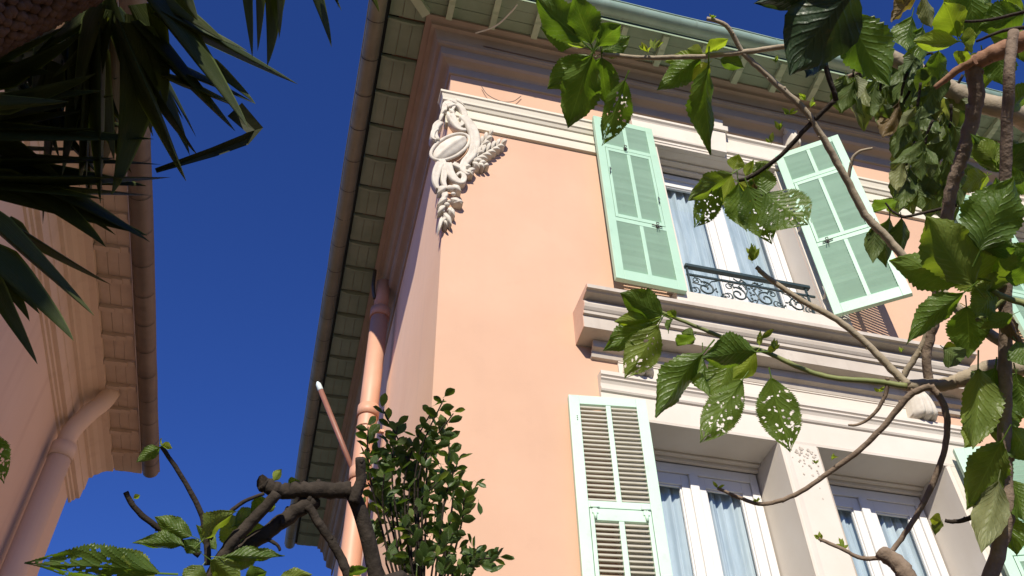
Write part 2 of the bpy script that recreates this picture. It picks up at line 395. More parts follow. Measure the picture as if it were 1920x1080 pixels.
# hip rafter across the corner
mb = MB(); dv = Vector((-1, -1, 0)).normalized(); sd = Vector((1, -1, 0)).normalized()
c0 = Vector((XC - .335, YF - .335, 0)); c1 = Vector((XC - .685, YF - .685, 0)); vs = []
for q in (-.045, .045):
    for c, z in ((c0, ZS - .0015), (c0, ZS - .085), (c1, ZS - .05), (c1, ZS - .0015)): vs.append(c + sd * q + Vector((0, 0, z)))
mb.add(vs, [(0, 1, 2, 3), (7, 6, 5, 4), (0, 4, 5, 1), (1, 5, 6, 2), (2, 6, 7, 3), (3, 7, 4, 0)]).build('hip_rafter', 'rafter', house)
# gutters: half round channels with a rolled lip
GP = .822; GR = .088; GZ = 10.085
def gutter(a, b, side, mat):
    mb = MB(); n = 12; vs = []; secs = 26
    prof = [(GP + GR * math.cos(math.pi + math.pi * j / n), GZ + GR * math.sin(math.pi + math.pi * j / n)) for j in range(n + 1)]
    lip = [(GP + GR + .010 * math.cos(math.pi + t), GZ + .006 + .012 * math.sin(math.pi + t)) for t in (.4, 1.2, 2.2, 3.2, 4.4, 5.4)]
    prof = prof + lip
    k = len(prof); r2 = random.Random(8)
    for i in range(secs + 1):
        t = a + (b - a) * i / secs; jz = r2.uniform(-.004, .004); jp = r2.uniform(-.004, .004)
        for p, z in prof:
            st_ = (XC - p) if not side else (YF - p)
            tt = st_ + (b - st_) * i / secs
            vs.append((tt, YF - p - jp, z + jz) if not side else (XC - p - jp, tt, z + jz))
    fs = [(i * k + j, i * k + j + 1, (i + 1) * k + j + 1, (i + 1) * k + j) for i in range(secs) for j in range(k - 1)]
    return mb.add(vs, fs, True).build('gutter', mat, house)
gf = gutter(0, XE, False, 'zinc'); gs = gutter(0, YE + .35, True, 'zinc_brown')
def gutter_bracket(c, side, par, mat):
    mb = MB(); pts = [(GP + (GR + .004) * math.cos(math.pi + math.pi * j / 10), GZ + (GR + .004) * math.sin(math.pi + math.pi * j / 10)) for j in range(11)]
    vs = []
    for d in (-.005, .005):
        for p, z in pts: vs.append((c + d, YF - p, z) if not side else (XC - p, c + d, z))
    k = 11
    mb.add(vs, [(i, i + 1, k + i + 1, k + i) for i in range(k - 1)], True)
    return mb.build('gutter_bracket', mat, par)
x = .42
while x < XE: gutter_bracket(x, False, gf, 'zinc'); x += .89
y = 4.65
while y < YE + .3: gutter_bracket(y, True, gs, 'hardware'); y += .445
# fascia behind the gutter and the roof
MB().add([(XE, YF - .70, 10.06), (XC - .70, YF - .70, 10.06), (XC - .70, YE + .35, 10.06), (XE, YF - .70, 10.2), (XC - .70, YF - .70, 10.2), (XC - .70, YE + .35, 10.2)], [(0, 1, 4, 3), (1, 2, 5, 4)]).build('fascia_board', 'plank', house)
MB().add([(XE, YF - .60, 10.135), (XC - .60, YF - .60, 10.135), (XC - .60, YE + .35, 10.135), (XE, YF - .775, 10.137), (XC - .775, YF - .775, 10.137), (XC - .775, YE + .35, 10.137)], [(0, 1, 4, 3), (1, 2, 5, 4)]).build('gap_shade_strip', 'dark', house)  # dark strip added to paint shade into the gap behind the gutter
e0, e1, e2, e3 = Vector((XC - .78, YF - .78, 10.19)), Vector((XE + .6, YF - .78, 10.19)), Vector((XE + .6, YE + .40, 10.19)), Vector((XC - .78, YE + .40, 10.19))
rg0, rg1 = Vector((5.2, 9.9, 12.4)), Vector((6.2, 9.9, 12.4)); th = Vector((0, 0, -.05))
MB().add([e0, e1, e2, e3, rg0, rg1, e0 + th, e1 + th, e2 + th, e3 + th],
         [(0, 1, 5, 4), (1, 2, 5), (2, 3, 4, 5), (3, 0, 4), (0, 6, 7, 1), (1, 7, 8, 2), (2, 8, 9, 3), (3, 9, 6, 0), (9, 8, 7, 6)]).build('roof', 'tile', house)

# -- string course
SP = [(-.001, 8.685), (.03, 8.69), (.034, 8.74), (.034, 8.80), (.05, 8.805), (.052, 8.84), (.03, 8.85), (.03, 8.955), (.045, 8.96), (.06, 8.99), (.075, 9.0), (.078, 9.03), (.09, 9.075), (.105, 9.085), (.105, 9.115), (-.001, 9.125)]
for a, b in ((XC, 2.50), (4.46, 2.50 + DX), (4.46 + DX, XE)):
    if a == XC:
        mb = MB(); k = len(SP); vs = []
        for p, z in SP: vs.append((b, YF - p, z))
        for p, z in SP: vs.append((XC - p, YF - p, z))
        for p, z in SP: vs.append((XC - p, YF + .05, z))
        fs = []
        for s in range(2): fs += [(s * k + i, s * k + i + 1, (s + 1) * k + i + 1, (s + 1) * k + i) for i in range(k - 1)]
        fs.append(tuple(range(2 * k, 3 * k)))
        mb.add(vs, fs).build('string_course', 'cream', house)
    else: strip_mesh(SP, a, b, YF).build('string_course', 'cream', house)

# -- window helpers -------------------------------------------------
def curtain_mesh(x0, x1, Y, z0, z1, seed, pinch=0):
    r = random.Random(seed); nx, nz = 60, 14; ph = [r.uniform(0, 6.28) for _ in range(5)]; vs = []
    for j in range(nz + 1):
        v = j / nz; z = z0 + (z1 - z0) * v
        for i in range(nx + 1):
            u = i / nx
            d = .020 * math.sin(u * 34 + ph[0] + .8 * math.sin(v * 2 + ph[1])) + .011 * math.sin(u * 61 + ph[2] + v) + .008 * math.sin(u * 15 + ph[3])
            zz = z + (.006 * math.sin(u * 70 + ph[4]) if j == nz else 0)
            vs.append((x0 + (x1 - x0) * u, Y + d, zz))
    fs = [(j * (nx + 1) + i, j * (nx + 1) + i + 1, (j + 1) * (nx + 1) + i + 1, (j + 1) * (nx + 1) + i) for j in range(nz) for i in range(nx)]
    return MB().add(vs, fs, True)

def casement(par, x0, x1, z0, z1, Y, sash=.085, meet=.10, frame=.055, top=.10):
    """white outer frame with two glazed sashes meeting in the middle"""
    fr = MB()
    for a in ((x0, x0 + frame, z0, z1), (x1 - frame, x1, z0, z1), (x0 + frame, x1 - frame, z1 - frame * 1.3, z1), (x0 + frame, x1 - frame, z0, z0 + frame)):
        fr.box(a[0], a[1], Y - .02, Y + .06, a[2], a[3])
    w = fr.build('window', 'white', par, .004)
    cx = (x0 + x1) / 2; zt = z1 - frame * 1.3 - .002; zb = z0 + frame + .002
    panes = []
    for s in (-1, 1):
        a, b = (x0 + frame + .002, cx - .003) if s < 0 else (cx + .003, x1 - frame - .002)
        l, r_ = (sash, meet) if s < 0 else (meet, sash)
        m = MB()
        m.box(a, a + l, Y - .005, Y + .045, zb, zt); m.box(b - r_, b, Y - .005, Y + .045, zb, zt)
        m.box(a + l, b - r_, Y - .005, Y + .045, zt - top, zt); m.box(a + l, b - r_, Y - .005, Y + .045, zb, zb + top)
        # glazing bead
        for q in ((a + l, a + l + .012, zb + top, zt - top), (b - r_ - .012, b - r_, zb + top, zt - top), (a + l + .012, b - r_ - .012, zt - top - .012, zt - top), (a + l + .012, b - r_ - .012, zb + top, zb + top + .012)):
            m.box(q[0], q[1], Y + .008, Y + .03, q[2], q[3])
        m.build('sash', 'white', w, .004)
        MB().add([(a + l + .001, Y + .022, zb + top), (b - r_ - .001, Y + .022, zb + top), (b - r_ - .001, Y + .022, zt - top), (a + l + .001, Y + .022, zt - top)], [(0, 1, 2, 3)]).build('pane', 'glass', w, flip=False)
        panes.append((a + l, b - r_))
    # astragal on the meeting stiles
    MB().box(cx - .035, cx + .035, Y - .03, Y - .008, zb, zt).build('astragal', 'white', w, .008)
    return panes

def shutter(name_par, hinge, outer, z0, z1, mat, slat_mat, rise, individually=True, flap=None, hw=.5, up=False):
    """louvred leaf between two plan points; flap = (z0, z1) of the top hung middle panel"""
    hx, hy = hinge; ox, oy = outer
    d = Vector((ox - hx, oy - hy, 0)); W = d.length; d.normalize()
    n = Vector((d.y, -d.x, 0))
    if n.y > 0: n = -n                              # towards the garden
    T = .045
    mt = Matrix(((d.x, -n.x, 0, hx), (d.y, -n.y, 0, hy), (0, 0, 1, 0), (0, 0, 0, 1)))   # local: x along leaf, y into the wall, z up
    st = .075; ms = .035; b = MB()
    b.box(0, st, 0, T, z0, z1, mt); b.box(W - st, W, 0, T, z0, z1, mt)
    fz0, fz1 = flap
    rails = [(z0, z0 + .11), (fz0 - .055, fz0 - .004), (fz1 + .004, fz1 + .055), (z1 - .075, z1)]
    for a, c in rails: b.box(st, W - st, .001, T - .001, a, c, mt)
    cx = W / 2
    for a, c in ((rails[0][1], rails[1][0]), (rails[2][1], rails[3][0])): b.box(cx - ms / 2, cx + ms / 2, .003, T - .003, a, c, mt)
    leaf = b.build('shutter', mat, name_par, .003)
    # foot blocks under the stiles
    f = MB(); f.box(st + .004, st + .03, 0.0, T, fz0 + .002, fz1 - .002, mt); f.box(W - st - .03, W - st - .004, 0.0, T, fz0 + .002, fz1 - .002, mt)
    f.box(st + .03, W - st - .03, 0.0, T, fz0 + .002, fz0 + .045, mt); f.box(st + .03, W - st - .03, 0.0, T, fz1 - .045 - .04 * (not up), fz1 - .002, mt)
    f.box(cx - ms / 2, cx + ms / 2, .002, T - .002, fz0 + .045, fz1 - .045 - .04 * (not up), mt)
    fl = f.build('flap_panel', mat, leaf, .003)
    bays = []
    for a, c in ((st, cx - ms / 2), (cx + ms / 2, W - st)):
        bays.append((a, c, rails[0][1], rails[1][0])); bays.append((a, c, rails[2][1], rails[3][0]))
    for a, c in ((st + .03, cx - ms / 2), (cx + ms / 2, W - st - .03)): bays.append((a, c, fz0 + .045, fz1 - .045 - .04 * (not up)))
    pitch = .034 if not up else .0375
    joined = MB(); r2 = random.Random(5)
    for a, c, q0, q1 in bays:
        k = max(1, int((q1 - q0) / pitch)); pp = (q1 - q0) / k
        for i in range(k):
            zc = q0 + (i + .5) * pp; t = .0065 if up else .0105; half = .0205 if not up else .0255
            ang = rise + r2.uniform(-.03, .03)
            rm = mt @ Matrix.Translation((0, T / 2, zc)) @ Matrix.Rotation(ang, 4, 'X')
            if individually:
                MB().box(a + .001, c - .001, -half, half, -t / 2, t / 2, rm).build('slat', slat_mat, leaf)
            else: joined.box(a + .001, c - .001, -half, half, -t / 2, t / 2, rm)
    if not individually:
        s = joined.build('slats', slat_mat, leaf); s['kind'] = 'stuff'
    # ironwork: strap hinges, hook, latch
    return leaf, mt, W

def scroll(cx, cz, r0, r1, a0, turns, n=26):
    return [(cx + (r0 + (r1 - r0) * i / n) * math.cos(a0 + turns * 6.2832 * i / n), cz + (r0 + (r1 - r0) * i / n) * math.sin(a0 + turns * 6.2832 * i / n)) for i in range(n + 1)]

def console(par, cx, zt, w, h, proj, name='console', mat='ornament'):
    """acanthus bracket: fluted lobes that fan out and roll forward under the ledge"""
    c = MB(); nu, nv = 45, 18; vs = []
    for i in range(nv + 1):
        t = i / nv
        ww = w * (.30 + .24 * t ** .8)
        fwd = proj * (.55 + .45 * math.sin(math.pi * min(1, t * .62 + .2))) * (1 - max(0, (t - .80) / .2) ** 2 * .75)
        zz = zt - h * (t if t < .86 else .86 + (t - .86) * .35)
        for j in range(nu + 1):
            u = j / nu * 2 - 1
            lobe = abs(math.cos(u * 3.1416 * 1.75)) ** .6
            rnd = math.sqrt(max(0, 1 - abs(u) ** 2.6))
            pp = fwd * (.25 + .75 * rnd) * (.84 + .16 * lobe * (.4 + .6 * t))
            dz = (1 - lobe) * .06 * h * t + abs(u) ** 2 * h * .10 * t
            vs.append((cx + u * ww, YF - max(.004, pp), zz + dz))
    k = nu + 1
    c.add(vs, [(i * k + j, i * k + j + 1, (i + 1) * k + j + 1, (i + 1) * k + j) for i in range(nv) for j in range(nu)], True)
    b0 = len(c.v)
    for j in range(k): v = c.v[nv * k + j]; c.v.append((v[0], YF + .002, v[2] + .02))
    for j in range(nu): c.f.append((nv * k + j, nv * k + j + 1, b0 + j + 1, b0 + j)); c.sm.append(False)
    for e in (0, nu):
        b1 = len(c.v)
        for i in range(nv + 1): v = c.v[i * k + e]; c.v.append((v[0], YF + .002, v[2]))
        for i in range(nv): c.f.append((i * k + e, (i + 1) * k + e, b1 + i + 1, b1 + i)); c.sm.append(True)
    o = c.build(name, mat, par)
    MB().tube([(cx - w * .40, YF - proj * .55, zt - h * .02), (cx + w * .40, YF - proj * .55, zt - h * .02)], h * .11, 12).build('volute', mat, o)
    return o

def hardware(par, mt, kind, x, z, s=1):
    m = MB()
    T = lambda p: mt @ Vector(p)
    if kind == 'turn_catch':     # butterfly catch with its bolt
        m.tube([T((x - .045 * s, -.012, z - .004)), T((x + .05 * s, -.012, z + .004))], .006, 6)
        for q in (-1, 1): m.tube([T((x + .012 * math.cos(a), -.014 - .012 * abs(math.cos(a)), z + q * .022 + .017 * math.sin(a))) for a in [i * .7854 for i in range(8)]], .004, 5, closed=True)
        m.box(x - .012, x + .012, -.006, 0.0, z - .02, z + .02, mt)
        return m.build('turn_catch', 'hardware', par)
    if kind == 'hook':
        m.tube([T((x, -.008, z + .05)), T((x + .008, -.022, z + .025)), T((x, -.025, z)), T((x + .012, -.02, z - .03)), T((x + .004, -.008, z - .05))], .004, 6)
        return m.build('hook', 'hardware', par)
    if kind == 'strap_hinge':
        m.box(x - .028, x + .028, -.006, -.0005, z + .004, z + .034, mt)
        for q in (-1, 1): m.box(x + q * .004 - .008, x + q * .004 + .008, -.0065, -.0005, z - .012, z + .004, mt)
        m.box(x - .02, x + .02, -.007, -.0005, z - .042, z - .012, mt)
        m.tube([T((x, -.004, z - .042)), T((x, -.005, z - .085))], [.014, .009], 8)
        m.tube([T((x - .03, -.006, z)), T((x + .03, -.006, z))], .006, 8)
        return m.build('strap_hinge', 'mint_pale', par)
    if kind == 'screws':
        for dz in (0, -.016, -.032): m.ell(T((x, -.001, z + dz)), (.0045, .004, .0045), None, 6, 4)
        return m.build('screw_heads', 'hardware', par)

# -- upper window bay ------------------------------------------------
LEDGE_A = [(-.001, 6.165), (.205, 6.175), (.205, 6.29), (.228, 6.295), (.230, 6.320), (.238, 6.326), (.252, 6.345), (.260, 6.372), (.252, 6.40), (.236, 6.415), (.238, 6.424), (.27, 6.428), (.318, 6.434), (.330, 6.446), (.352, 6.447), (.352, 6.482), (.345, 6.487), (-.001, 6.505)]
LEDGE_B = [(-.001, 6.045), (.03, 6.05), (.04, 6.075), (.045, 6.095), (.085, 6.105), (.09, 6.125), (.09, 6.166)]
def upper_bay(dx, full):
    cx = UC + dx
    x0, x1, z0, z1 = UH[0] + dx, UH[1] + dx, UH[2], UH[3]
    Yw = 5.06
    # reveal lining
    rv = MB()
    rv.add([(x0, YF, z0), (x0, Yw + .1, z0), (x0, Yw + .1, z1), (x0, YF, z1)], [(0, 1, 2, 3)])
    rv.add([(x1, YF, z0), (x1, Yw + .1, z0), (x1, Yw + .1, z1), (x1, YF, z1)], [(0, 1, 2, 3)])
    rv.add([(x0, YF, z1), (x1, YF, z1), (x1, Yw + .1, z1), (x0, Yw + .1, z1)], [(0, 1, 2, 3)])
    rv.add([(x0, YF, z0), (x1, YF, z0), (x1, Yw + .1, z0), (x0, Yw + .1, z0)], [(0, 1, 2, 3)])
    rv.build('window_reveal', 'stone', house)
    # stepped ceiling trim inside the recess
    MB().box(x0 + .002, x1 - .002, 4.97, 5.03, z1 - .05, z1 - .001).box(x0 + .002, x1 - .002, 4.90, 4.968, z1 - .022, z1 - .002).build('recess_moulding', 'stone', house, .006)
    # moulded jambs
    for s in (-1, 1):
        a = x0 - .19 if s < 0 else x1 + .002; b = x0 - .002 if s < 0 else x1 + .19
        mb = MB(); pr = [(0, 0.001), (0, .03), (.05, .035), (.06, .05), (.12, .05), (.13, .065), (.16, .065), (.19, .06), (.19, 0.001)]
        vs = []
        for z in (z0 + .04, 9.00):
            for u, p in pr: vs.append(((b - u) if s < 0 else (a + u), YF - p, z))
        k = len(pr); mb.add(vs, [(i, i + 1, k + i + 1, k + i) for i in range(k - 1)] + [tuple(range(k)), tuple(reversed(range(k, 2 * k)))])
        mb.build('window_jamb', 'stone', house)
    # lintel with fine mouldings
    strip_mesh([(-.001, 9.022), (.05, 9.024), (.052, 9.05), (.06, 9.055), (.06, 9.078), (.05, 9.082), (.05, 9.10), (.072, 9.112), (.078, 9.13), (.062, 9.14), (.06, 9.36), (.07, 9.375), (.09, 9.39), (.092, 9.42), (-.001, 9.43)], x0 - .24, x1 + .24, YF).build('lintel', 'stone', house)
    # keystone
    k = MB(); kw0, kw1 = .085, .125
    for (za, zb, pa, pb, wa, wb) in ((9.03, 9.36, .115, .135, kw0, kw1), (9.362, 9.43, .16, .17, kw1 + .02, kw1 + .025), (9.432, 9.60, .10, .13, kw1, kw1 + .02)):
        k.add([(cx - wa, YF - pa, za), (cx + wa, YF - pa, za), (cx + wb, YF - pb, zb), (cx - wb, YF - pb, zb), (cx - wa, YF - .001, za), (cx + wa, YF - .001, za), (cx + wb, YF - .001, zb), (cx - wb, YF - .001, zb)],
              [(0, 1, 2, 3), (5, 4, 7, 6), (0, 4, 5, 1), (3, 2, 6, 7), (0, 3, 7, 4), (1, 5, 6, 2)])
    k.build('keystone', 'stone', house, .006)
    for s in (-1, 1): console(house, cx + s * .955, 9.70, .16, .30, .19)
    # sill block
    MB().box(x0 - .16, x1 + .16, YF - .10, Yw + .02, z0 - .14, z0 - .001).build('window_sill', 'stone', house, .01)
    pn = casement(house, x0 + .01, x1 - .01, z0 + .02, z1 - .055, Yw)
    # ledge below
    lx0, lx1 = cx - 1.67, cx + 1.67
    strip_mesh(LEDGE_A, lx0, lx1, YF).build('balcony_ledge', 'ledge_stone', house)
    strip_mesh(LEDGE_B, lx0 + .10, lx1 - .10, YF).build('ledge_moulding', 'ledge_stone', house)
    for e_, sg in ((lx0, -1), (lx1, 1)):
        vs = [(e_ + sg * q, YF - p, z) for q in (.0005, .006) for p, z in LEDGE_A]; k_ = len(LEDGE_A)
        MB().add(vs, [(i, (i + 1) % k_, k_ + (i + 1) % k_, k_ + i) for i in range(k_)] + [tuple(range(k_)), tuple(range(2 * k_ - 1, k_ - 1, -1))]).build('ledge_end', 'ledge_end', house)
    for s in (-1, 1): console(house, LC + dx + s * 1.19, 6.165, .23, .31, .19)
    # shutters
    l1, m1, w1 = shutter(house, (x0 - .085, YF - .150), (x0 - .70, YF - .165), 6.82, 9.115, 'mint', 'mint', R(-52), False, (7.60, 8.62), up=True)
    hardware(l1, m1, 'turn_catch', .16, 7.575); hardware(l1, m1, 'hook', w1 - .09, 8.25); hardware(l1, m1, 'hook', .09, 7.95, .6); hardware(l1, m1, 'turn_catch', w1 * .55, 8.65, .3)
    l2, m2, w2 = shutter(house, (x1 - .025, YF - .14), (x1 + .48, YF - .53), 6.86, 9.12, 'mint', 'mint', R(-52), False, (7.74, 8.62), up=True)
    hardware(l2, m2, 'turn_catch', .17, 7.715); hardware(l2, m2, 'screws', .10, 8.05)
    MB().tube([(x1 + .01, YF - .05, 7.15), (x1 - .01, YF - .125, 7.15), (x1 - .01, YF - .125, 7.22)], .012, 8).build('hinge_pin', 'stone', house)
    MB().tube([(x1 + .01, YF - .05, 8.05), (x1 - .01, YF - .125, 8.05), (x1 - .01, YF - .125, 8.12)], .012, 8).build('hinge_pin', 'stone', house)
    # iron rail
    Yr = YF - .02; a, b = x0 + .02, x1 - .10
    r = MB(); r.box(a, b + .02, Yr - .022, Yr + .022, 7.268, 7.30); rail = r.build('balcony_railing', 'iron', house, .003)
    MB().box(a, b + .05, Yr - .008, Yr + .008, 7.172, 7.19).build('middle_bar', 'iron', rail)
    MB().box(a, b, Yr - .008, Yr + .008, 6.925, 6.94).build('bottom_bar', 'iron', rail)
    MB().box(b - .03, b - .014, Yr - .008, Yr + .008, 6.90, 7.268).build('end_post', 'iron', rail); MB().box(a + .004, a + .02, Yr - .0081, Yr + .0081, 6.90, 7.268).build('end_post', 'iron', rail)
    mid = (a + b) / 2; H = 6.94
    def sc_(pts, r0=.008): MB().tube([(px, Yr, pz) for px, pz in pts], r0, 6).build('scroll', 'iron', rail)
    for s in (-1, 1):
        for off in (0.0, .30):
            ox = mid + s * (.13 + off)
            sc_([(mid + s * (px - mid), pz) for px, pz in scroll(mid + .13 + off, H + .10, .085, .018, 1.2, 1.35)])
            sc_([(mid + s * (px - mid), pz) for px, pz in scroll(mid + .20 + off, H + .175, .045, .010, 3.4, -1.3)], .005)
            sc_([(mid + s * (px - mid), pz) for px, pz in scroll(mid + .24 + off, H + .055, .05, .010, 2.2, 1.5)], .005)
            sc_([(mid + s * (px - mid), pz) for px, pz in scroll(mid + .23 + off, H + .06, .025, .06, .6, .8)], .004)
        sc_([(mid + s * u, H + q) for u, q in ((.02, .02), (.06, .10), (.03, .17), (.07, .235), (.11, .20), (.08, .18))], .006)
        sc_([(mid + s * u, H + q) for u, q in ((.02, .25), (.06, .29), (.10, .26), (.14, .29))], .006)
        sc_([(mid + s * u, H + q) for u, q in ((.52, .235), (.49, .19), (.54, .15), (.42, .12), (.36, .20), (.30, .22))], .006)
    ro = MB()
    for u, q in ((0, .06), (0, .13), (.03, .2), (-.03, .2), (.18, .2), (-.18, .2), (.28, .05), (-.28, .05), (.42, .16), (-.42, .16), (.07, .27), (-.07, .27), (.34, .1), (-.34, .1)):
        for t in range(3):
            an = t * 2.1 + u * 9; ro.ell((mid + u + .018 * math.cos(an), Yr, H + q + .018 * math.sin(an)), (.016, .008, .009), Matrix.Rotation(-an, 3, 'Y'), 6, 4)
    ro.build('iron_leaves', 'iron', rail)
    return pn, Yw, z0, z1
pu, Ywu, z0u, z1u = upper_bay(0, True)
upper_bay(DX, False)

# -- lower window bay -------------------------------------------------
def lower_bay(dx):
    Yw = 5.16; pans = []
    zt = LH1[3]
    for h in (LH1, LH2):
        x0, x1 = h[0] + dx, h[1] + dx; z0 = h[2]
        rv = MB()
        rv.add([(x0, YF - .036, z0), (x0, Yw + .1, z0), (x0, Yw + .1, zt), (x0, YF - .036, zt)], [(0, 1, 2, 3)])
        rv.add([(x1, YF - .036, z0), (x1, Yw + .1, z0), (x1, Yw + .1, zt), (x1, YF - .036, zt)], [(0, 1, 2, 3)])
        rv.add([(x0, YF - .036, zt), (x1, YF - .036, zt), (x1, Yw + .1, zt), (x0, Yw + .1, zt)], [(0, 1, 2, 3)])
        rv.add([(x0, YF, z0), (x1, YF, z0), (x1, Yw + .1, z0), (x0, Yw + .1, z0)], [(0, 1, 2, 3)])
        rv.build('window_reveal', 'stone', house)
        MB().box(x0 + .002, x1 - .002, Yw - .055, Yw - .022, zt - .045, zt - .001).box(x0 + .002, x1 - .002, Yw - .10, Yw - .057, zt - .018, zt - .002).build('recess_moulding', 'stone', house, .005)
        pans.append(casement(house, x0 + .012, x1 - .012, z0 + .02, zt - .048, Yw, .075, .092, .06, .09))
    xa, xb = LH1[0] + dx, LH2[1] + dx
    p1, p2 = LH1[1] + dx, LH2[0] + dx
    # pillar with an edge bead
    mb = MB(); pr = [(p1 + .001, .0), (p1 + .001, .045), (p1 + .012, .055), (p1 + .03, .055), (p1 + .04, .042), (p1 + .055, .04), (p1 + .075, .036), (p2 - .012, .036), (p2 - .001, .028), (p2 - .001, 0)]
    vs = [(x, YF - p, z) for z in (3.2, zt - .001) for x, p in pr]; k = len(pr)
    mb.add(vs, [(i, i + 1, k + i + 1, k + i) for i in range(k - 1)]); mb.build('window_pillar', 'stone', house)
    # lintel and architrave top
    strip_mesh([(-.001, zt - .001), (.036, zt - .001), (.04, zt + .02), (.036, zt + .024), (.036, 5.715), (.05, 5.722), (.058, 5.735), (.058, 5.752), (.046, 5.758), (.05, 5.79), (.062, 5.81), (.075, 5.82), (.075, 5.832), (.065, 5.838), (.082, 5.85), (.082, 5.885), (-.001, 5.89)], xa - .27, xb + .31, YF).build('lintel', 'stone', house)
    # side architraves
    for s in (-1, 1):
        a, b = (xa - .27, xa - .002) if s < 0 else (xb + .002, xb + .31)
        mb = MB(); wv = b - a; pr = [(0, 0), (0, .028), (.03, .04), (.045, .036), (wv - .05, .036), (wv - .045, .055), (wv, .055), (wv, 0)]
        vs = [((b - u) if s < 0 else (a + u), YF - p, z) for z in (3.2, zt - .0025) for u, p in pr]; k = len(pr)
        mb.add(vs, [(i, i + 1, k + i + 1, k + i) for i in range(k - 1)]); mb.build('window_jamb', 'stone', house)
    strip_mesh([(-.001, 5.892), (.022, 5.893), (.022, 6.03), (.03, 6.034), (.03, 6.044), (-.001, 6.0445)], LC + dx - 1.33, LC + dx + 1.33, YF).build('frieze_panel', 'stone', house)
    # shutters
    l1, m1, w1 = shutter(house, (xa + .015, YF - .155), (xa - .535, YF - .085), 3.3, 5.605, 'mint_pale', 'slat_grey', R(18), dx == 0, (3.62, 4.70))
    for xx in (.112, w1 - .112): hardware(l1, m1, 'strap_hinge', xx, 4.705)
    hardware(l1, m1, 'screws', w1 - .05, 5.42)
    l2, m2, w2 = shutter(house, (xb + .05, YF - .13), (xb + .56, YF - .33), 3.3, 5.605, 'mint', 'mint', R(-52), False, (3.62, 4.70), up=True)
    MB().ell((xb + .10, YF - .07, 5.28), (.02, .02, .02)).tube([(xb + .10, YF - .04, 5.28), (xb + .17, YF - .09, 5.28)], .008, 6).build('shutter_stop', 'hardware', house)
    return pans, Yw
pl, Ywl = lower_bay(0)
lower_bay(DX)

# flaking plaster at the head of the pillar
cr = random.Random(6); ch = MB()
for _ in range(46):
    cx_, cz_ = cr.gauss(3.47, .055), 5.47 - abs(cr.gauss(0, .13)); rr_ = cr.uniform(.006, .020)
    if not 3.37 < cx_ < 3.59: continue
    pts = [(cx_ + rr_ * cr.uniform(.5, 1.2) * math.cos(a), YF - .0372 - cr.uniform(.0005, .004), cz_ + rr_ * cr.uniform(.4, 1.0) * math.sin(a)) for a in (0, 1.1, 2.2, 3.1, 4.2, 5.2)]
    ch.add(pts, [(0, 1, 2, 3, 4, 5)])
fp = ch.build('flaking_plaster', 'flake', house); fp['kind'] = 'stuff'

# curtains hang inside, things of their own
names = ['left casement of the upper window above the iron rail', 'right casement of the upper window above the iron rail']
for (a, b), n_ in zip(pu, names):
    o = curtain_mesh(a - .03, b + .10, Ywu + .085, z0u + .05, z1u - .10 - .05, len(n_) + int(a * 10)).build('curtain', 'curtain')
    tag(o, 'pale blue pleated curtain behind the ' + n_, 'curtain', 'pale blue curtains in the windows')
nl = ['left casement of the lower window beside the open mint shutter', 'right casement of the lower window left of the pillar', 'left casement of the lower window right of the pillar', 'right casement of the lower window right of the pillar']
for (a, b), n_ in zip(pl[0] + pl[1], nl):
    o = curtain_mesh(a - .03, b + .09, Ywl + .085, 3.3, 5.36, int(a * 100)).build('curtain', 'curtain')
    tag(o, 'grey blue curtain behind the ' + n_, 'curtain', 'pale blue curtains in the windows')

# -- corner ornament --------------------------------------------------
YO = YF - .04
orn = MB()
def oP(px, py, y=YO): return onY(px, py, y)
def tp(pts, y=YO): return smooth_path([oP(a, b, y) for a, b in pts], 6)
def taper(n, r0, r1): return [r0 + (r1 - r0) * i / (n - 1) for i in range(n)]
YO = YF - .03
RS = Matrix.Rotation(R(32), 3, 'Y')
shield = MB()
def ridge(p, th, ph): return Vector((p.x, p.y * (1.0 + .30 * max(0, 1 - abs(p.x - .12) * 4)), p.z))
shield.ell(oP(844, 278), (.092, .058, .245), RS, 40, 18, ridge)
oo = shield.build('corner_ornament', 'ornament', house)
rim = MB(); c = oP(844, 278); pts = []
for i in range(30):
    a = i / 30 * 6.2832; pts.append(c + RS @ Vector((.112 * math.cos(a), 0, .268 * math.sin(a))) + Vector((0, -.015, 0)))
rim.tube(pts, .016, 8, closed=True); rim.build('shield_rim', 'ornament', oo)
def ribbon(pts, w0, w1, th=.55, lift=.04):
    """a flat modelled strap: crescent section swept along the wall"""
    p = smooth_path([oP(a, b, YO - lift) for a, b in pts], 6); k = len(p); m = MB(); vs = []; n = 7
    for i, q in enumerate(p):
        t = (p[min(i + 1, k - 1)] - p[max(i - 1, 0)]).normalized(); sdv = t.cross(Vector((0, 1, 0))).normalized()
        wd = w0 + (w1 - w0) * i / (k - 1); wd *= .75 + .35 * math.sin(math.pi * min(1, i / (k - 1) + .15))
        for j in range(n):
            u = j / (n - 1) * 2 - 1
            vs.append(q + sdv * u * wd + Vector((0, -1, 0)) * (wd * th * (1 - abs(u) ** 2.2) + wd * .35 * (abs(u) > .6) - .01))
        vs += [Vector((vs[-1].x, YF + .002, vs[-1].z)), Vector((vs[-n].x, YF + .002, vs[-n].z))]
    K = n + 2
    m.add(vs, [(i * K + j, i * K + (j + 1) % K, (i + 1) * K + (j + 1) % K, (i + 1) * K + j) for i in range(k - 1) for j in range(K)] + [tuple(range(K)), tuple(reversed(range((k - 1) * K, k * K)))], True)
    m.build('scroll', 'ornament', oo)
ribbon([(868, 218), (880, 232), (889, 250), (891, 270), (884, 290), (872, 304), (868, 316), (876, 324), (884, 320)], .050, .030)
ribbon([(838, 198), (852, 194), (866, 202), (872, 218), (866, 232), (856, 234), (852, 226)], .034, .016)
ribbon([(846, 214), (852, 228), (862, 240), (874, 242)], .040, .024)
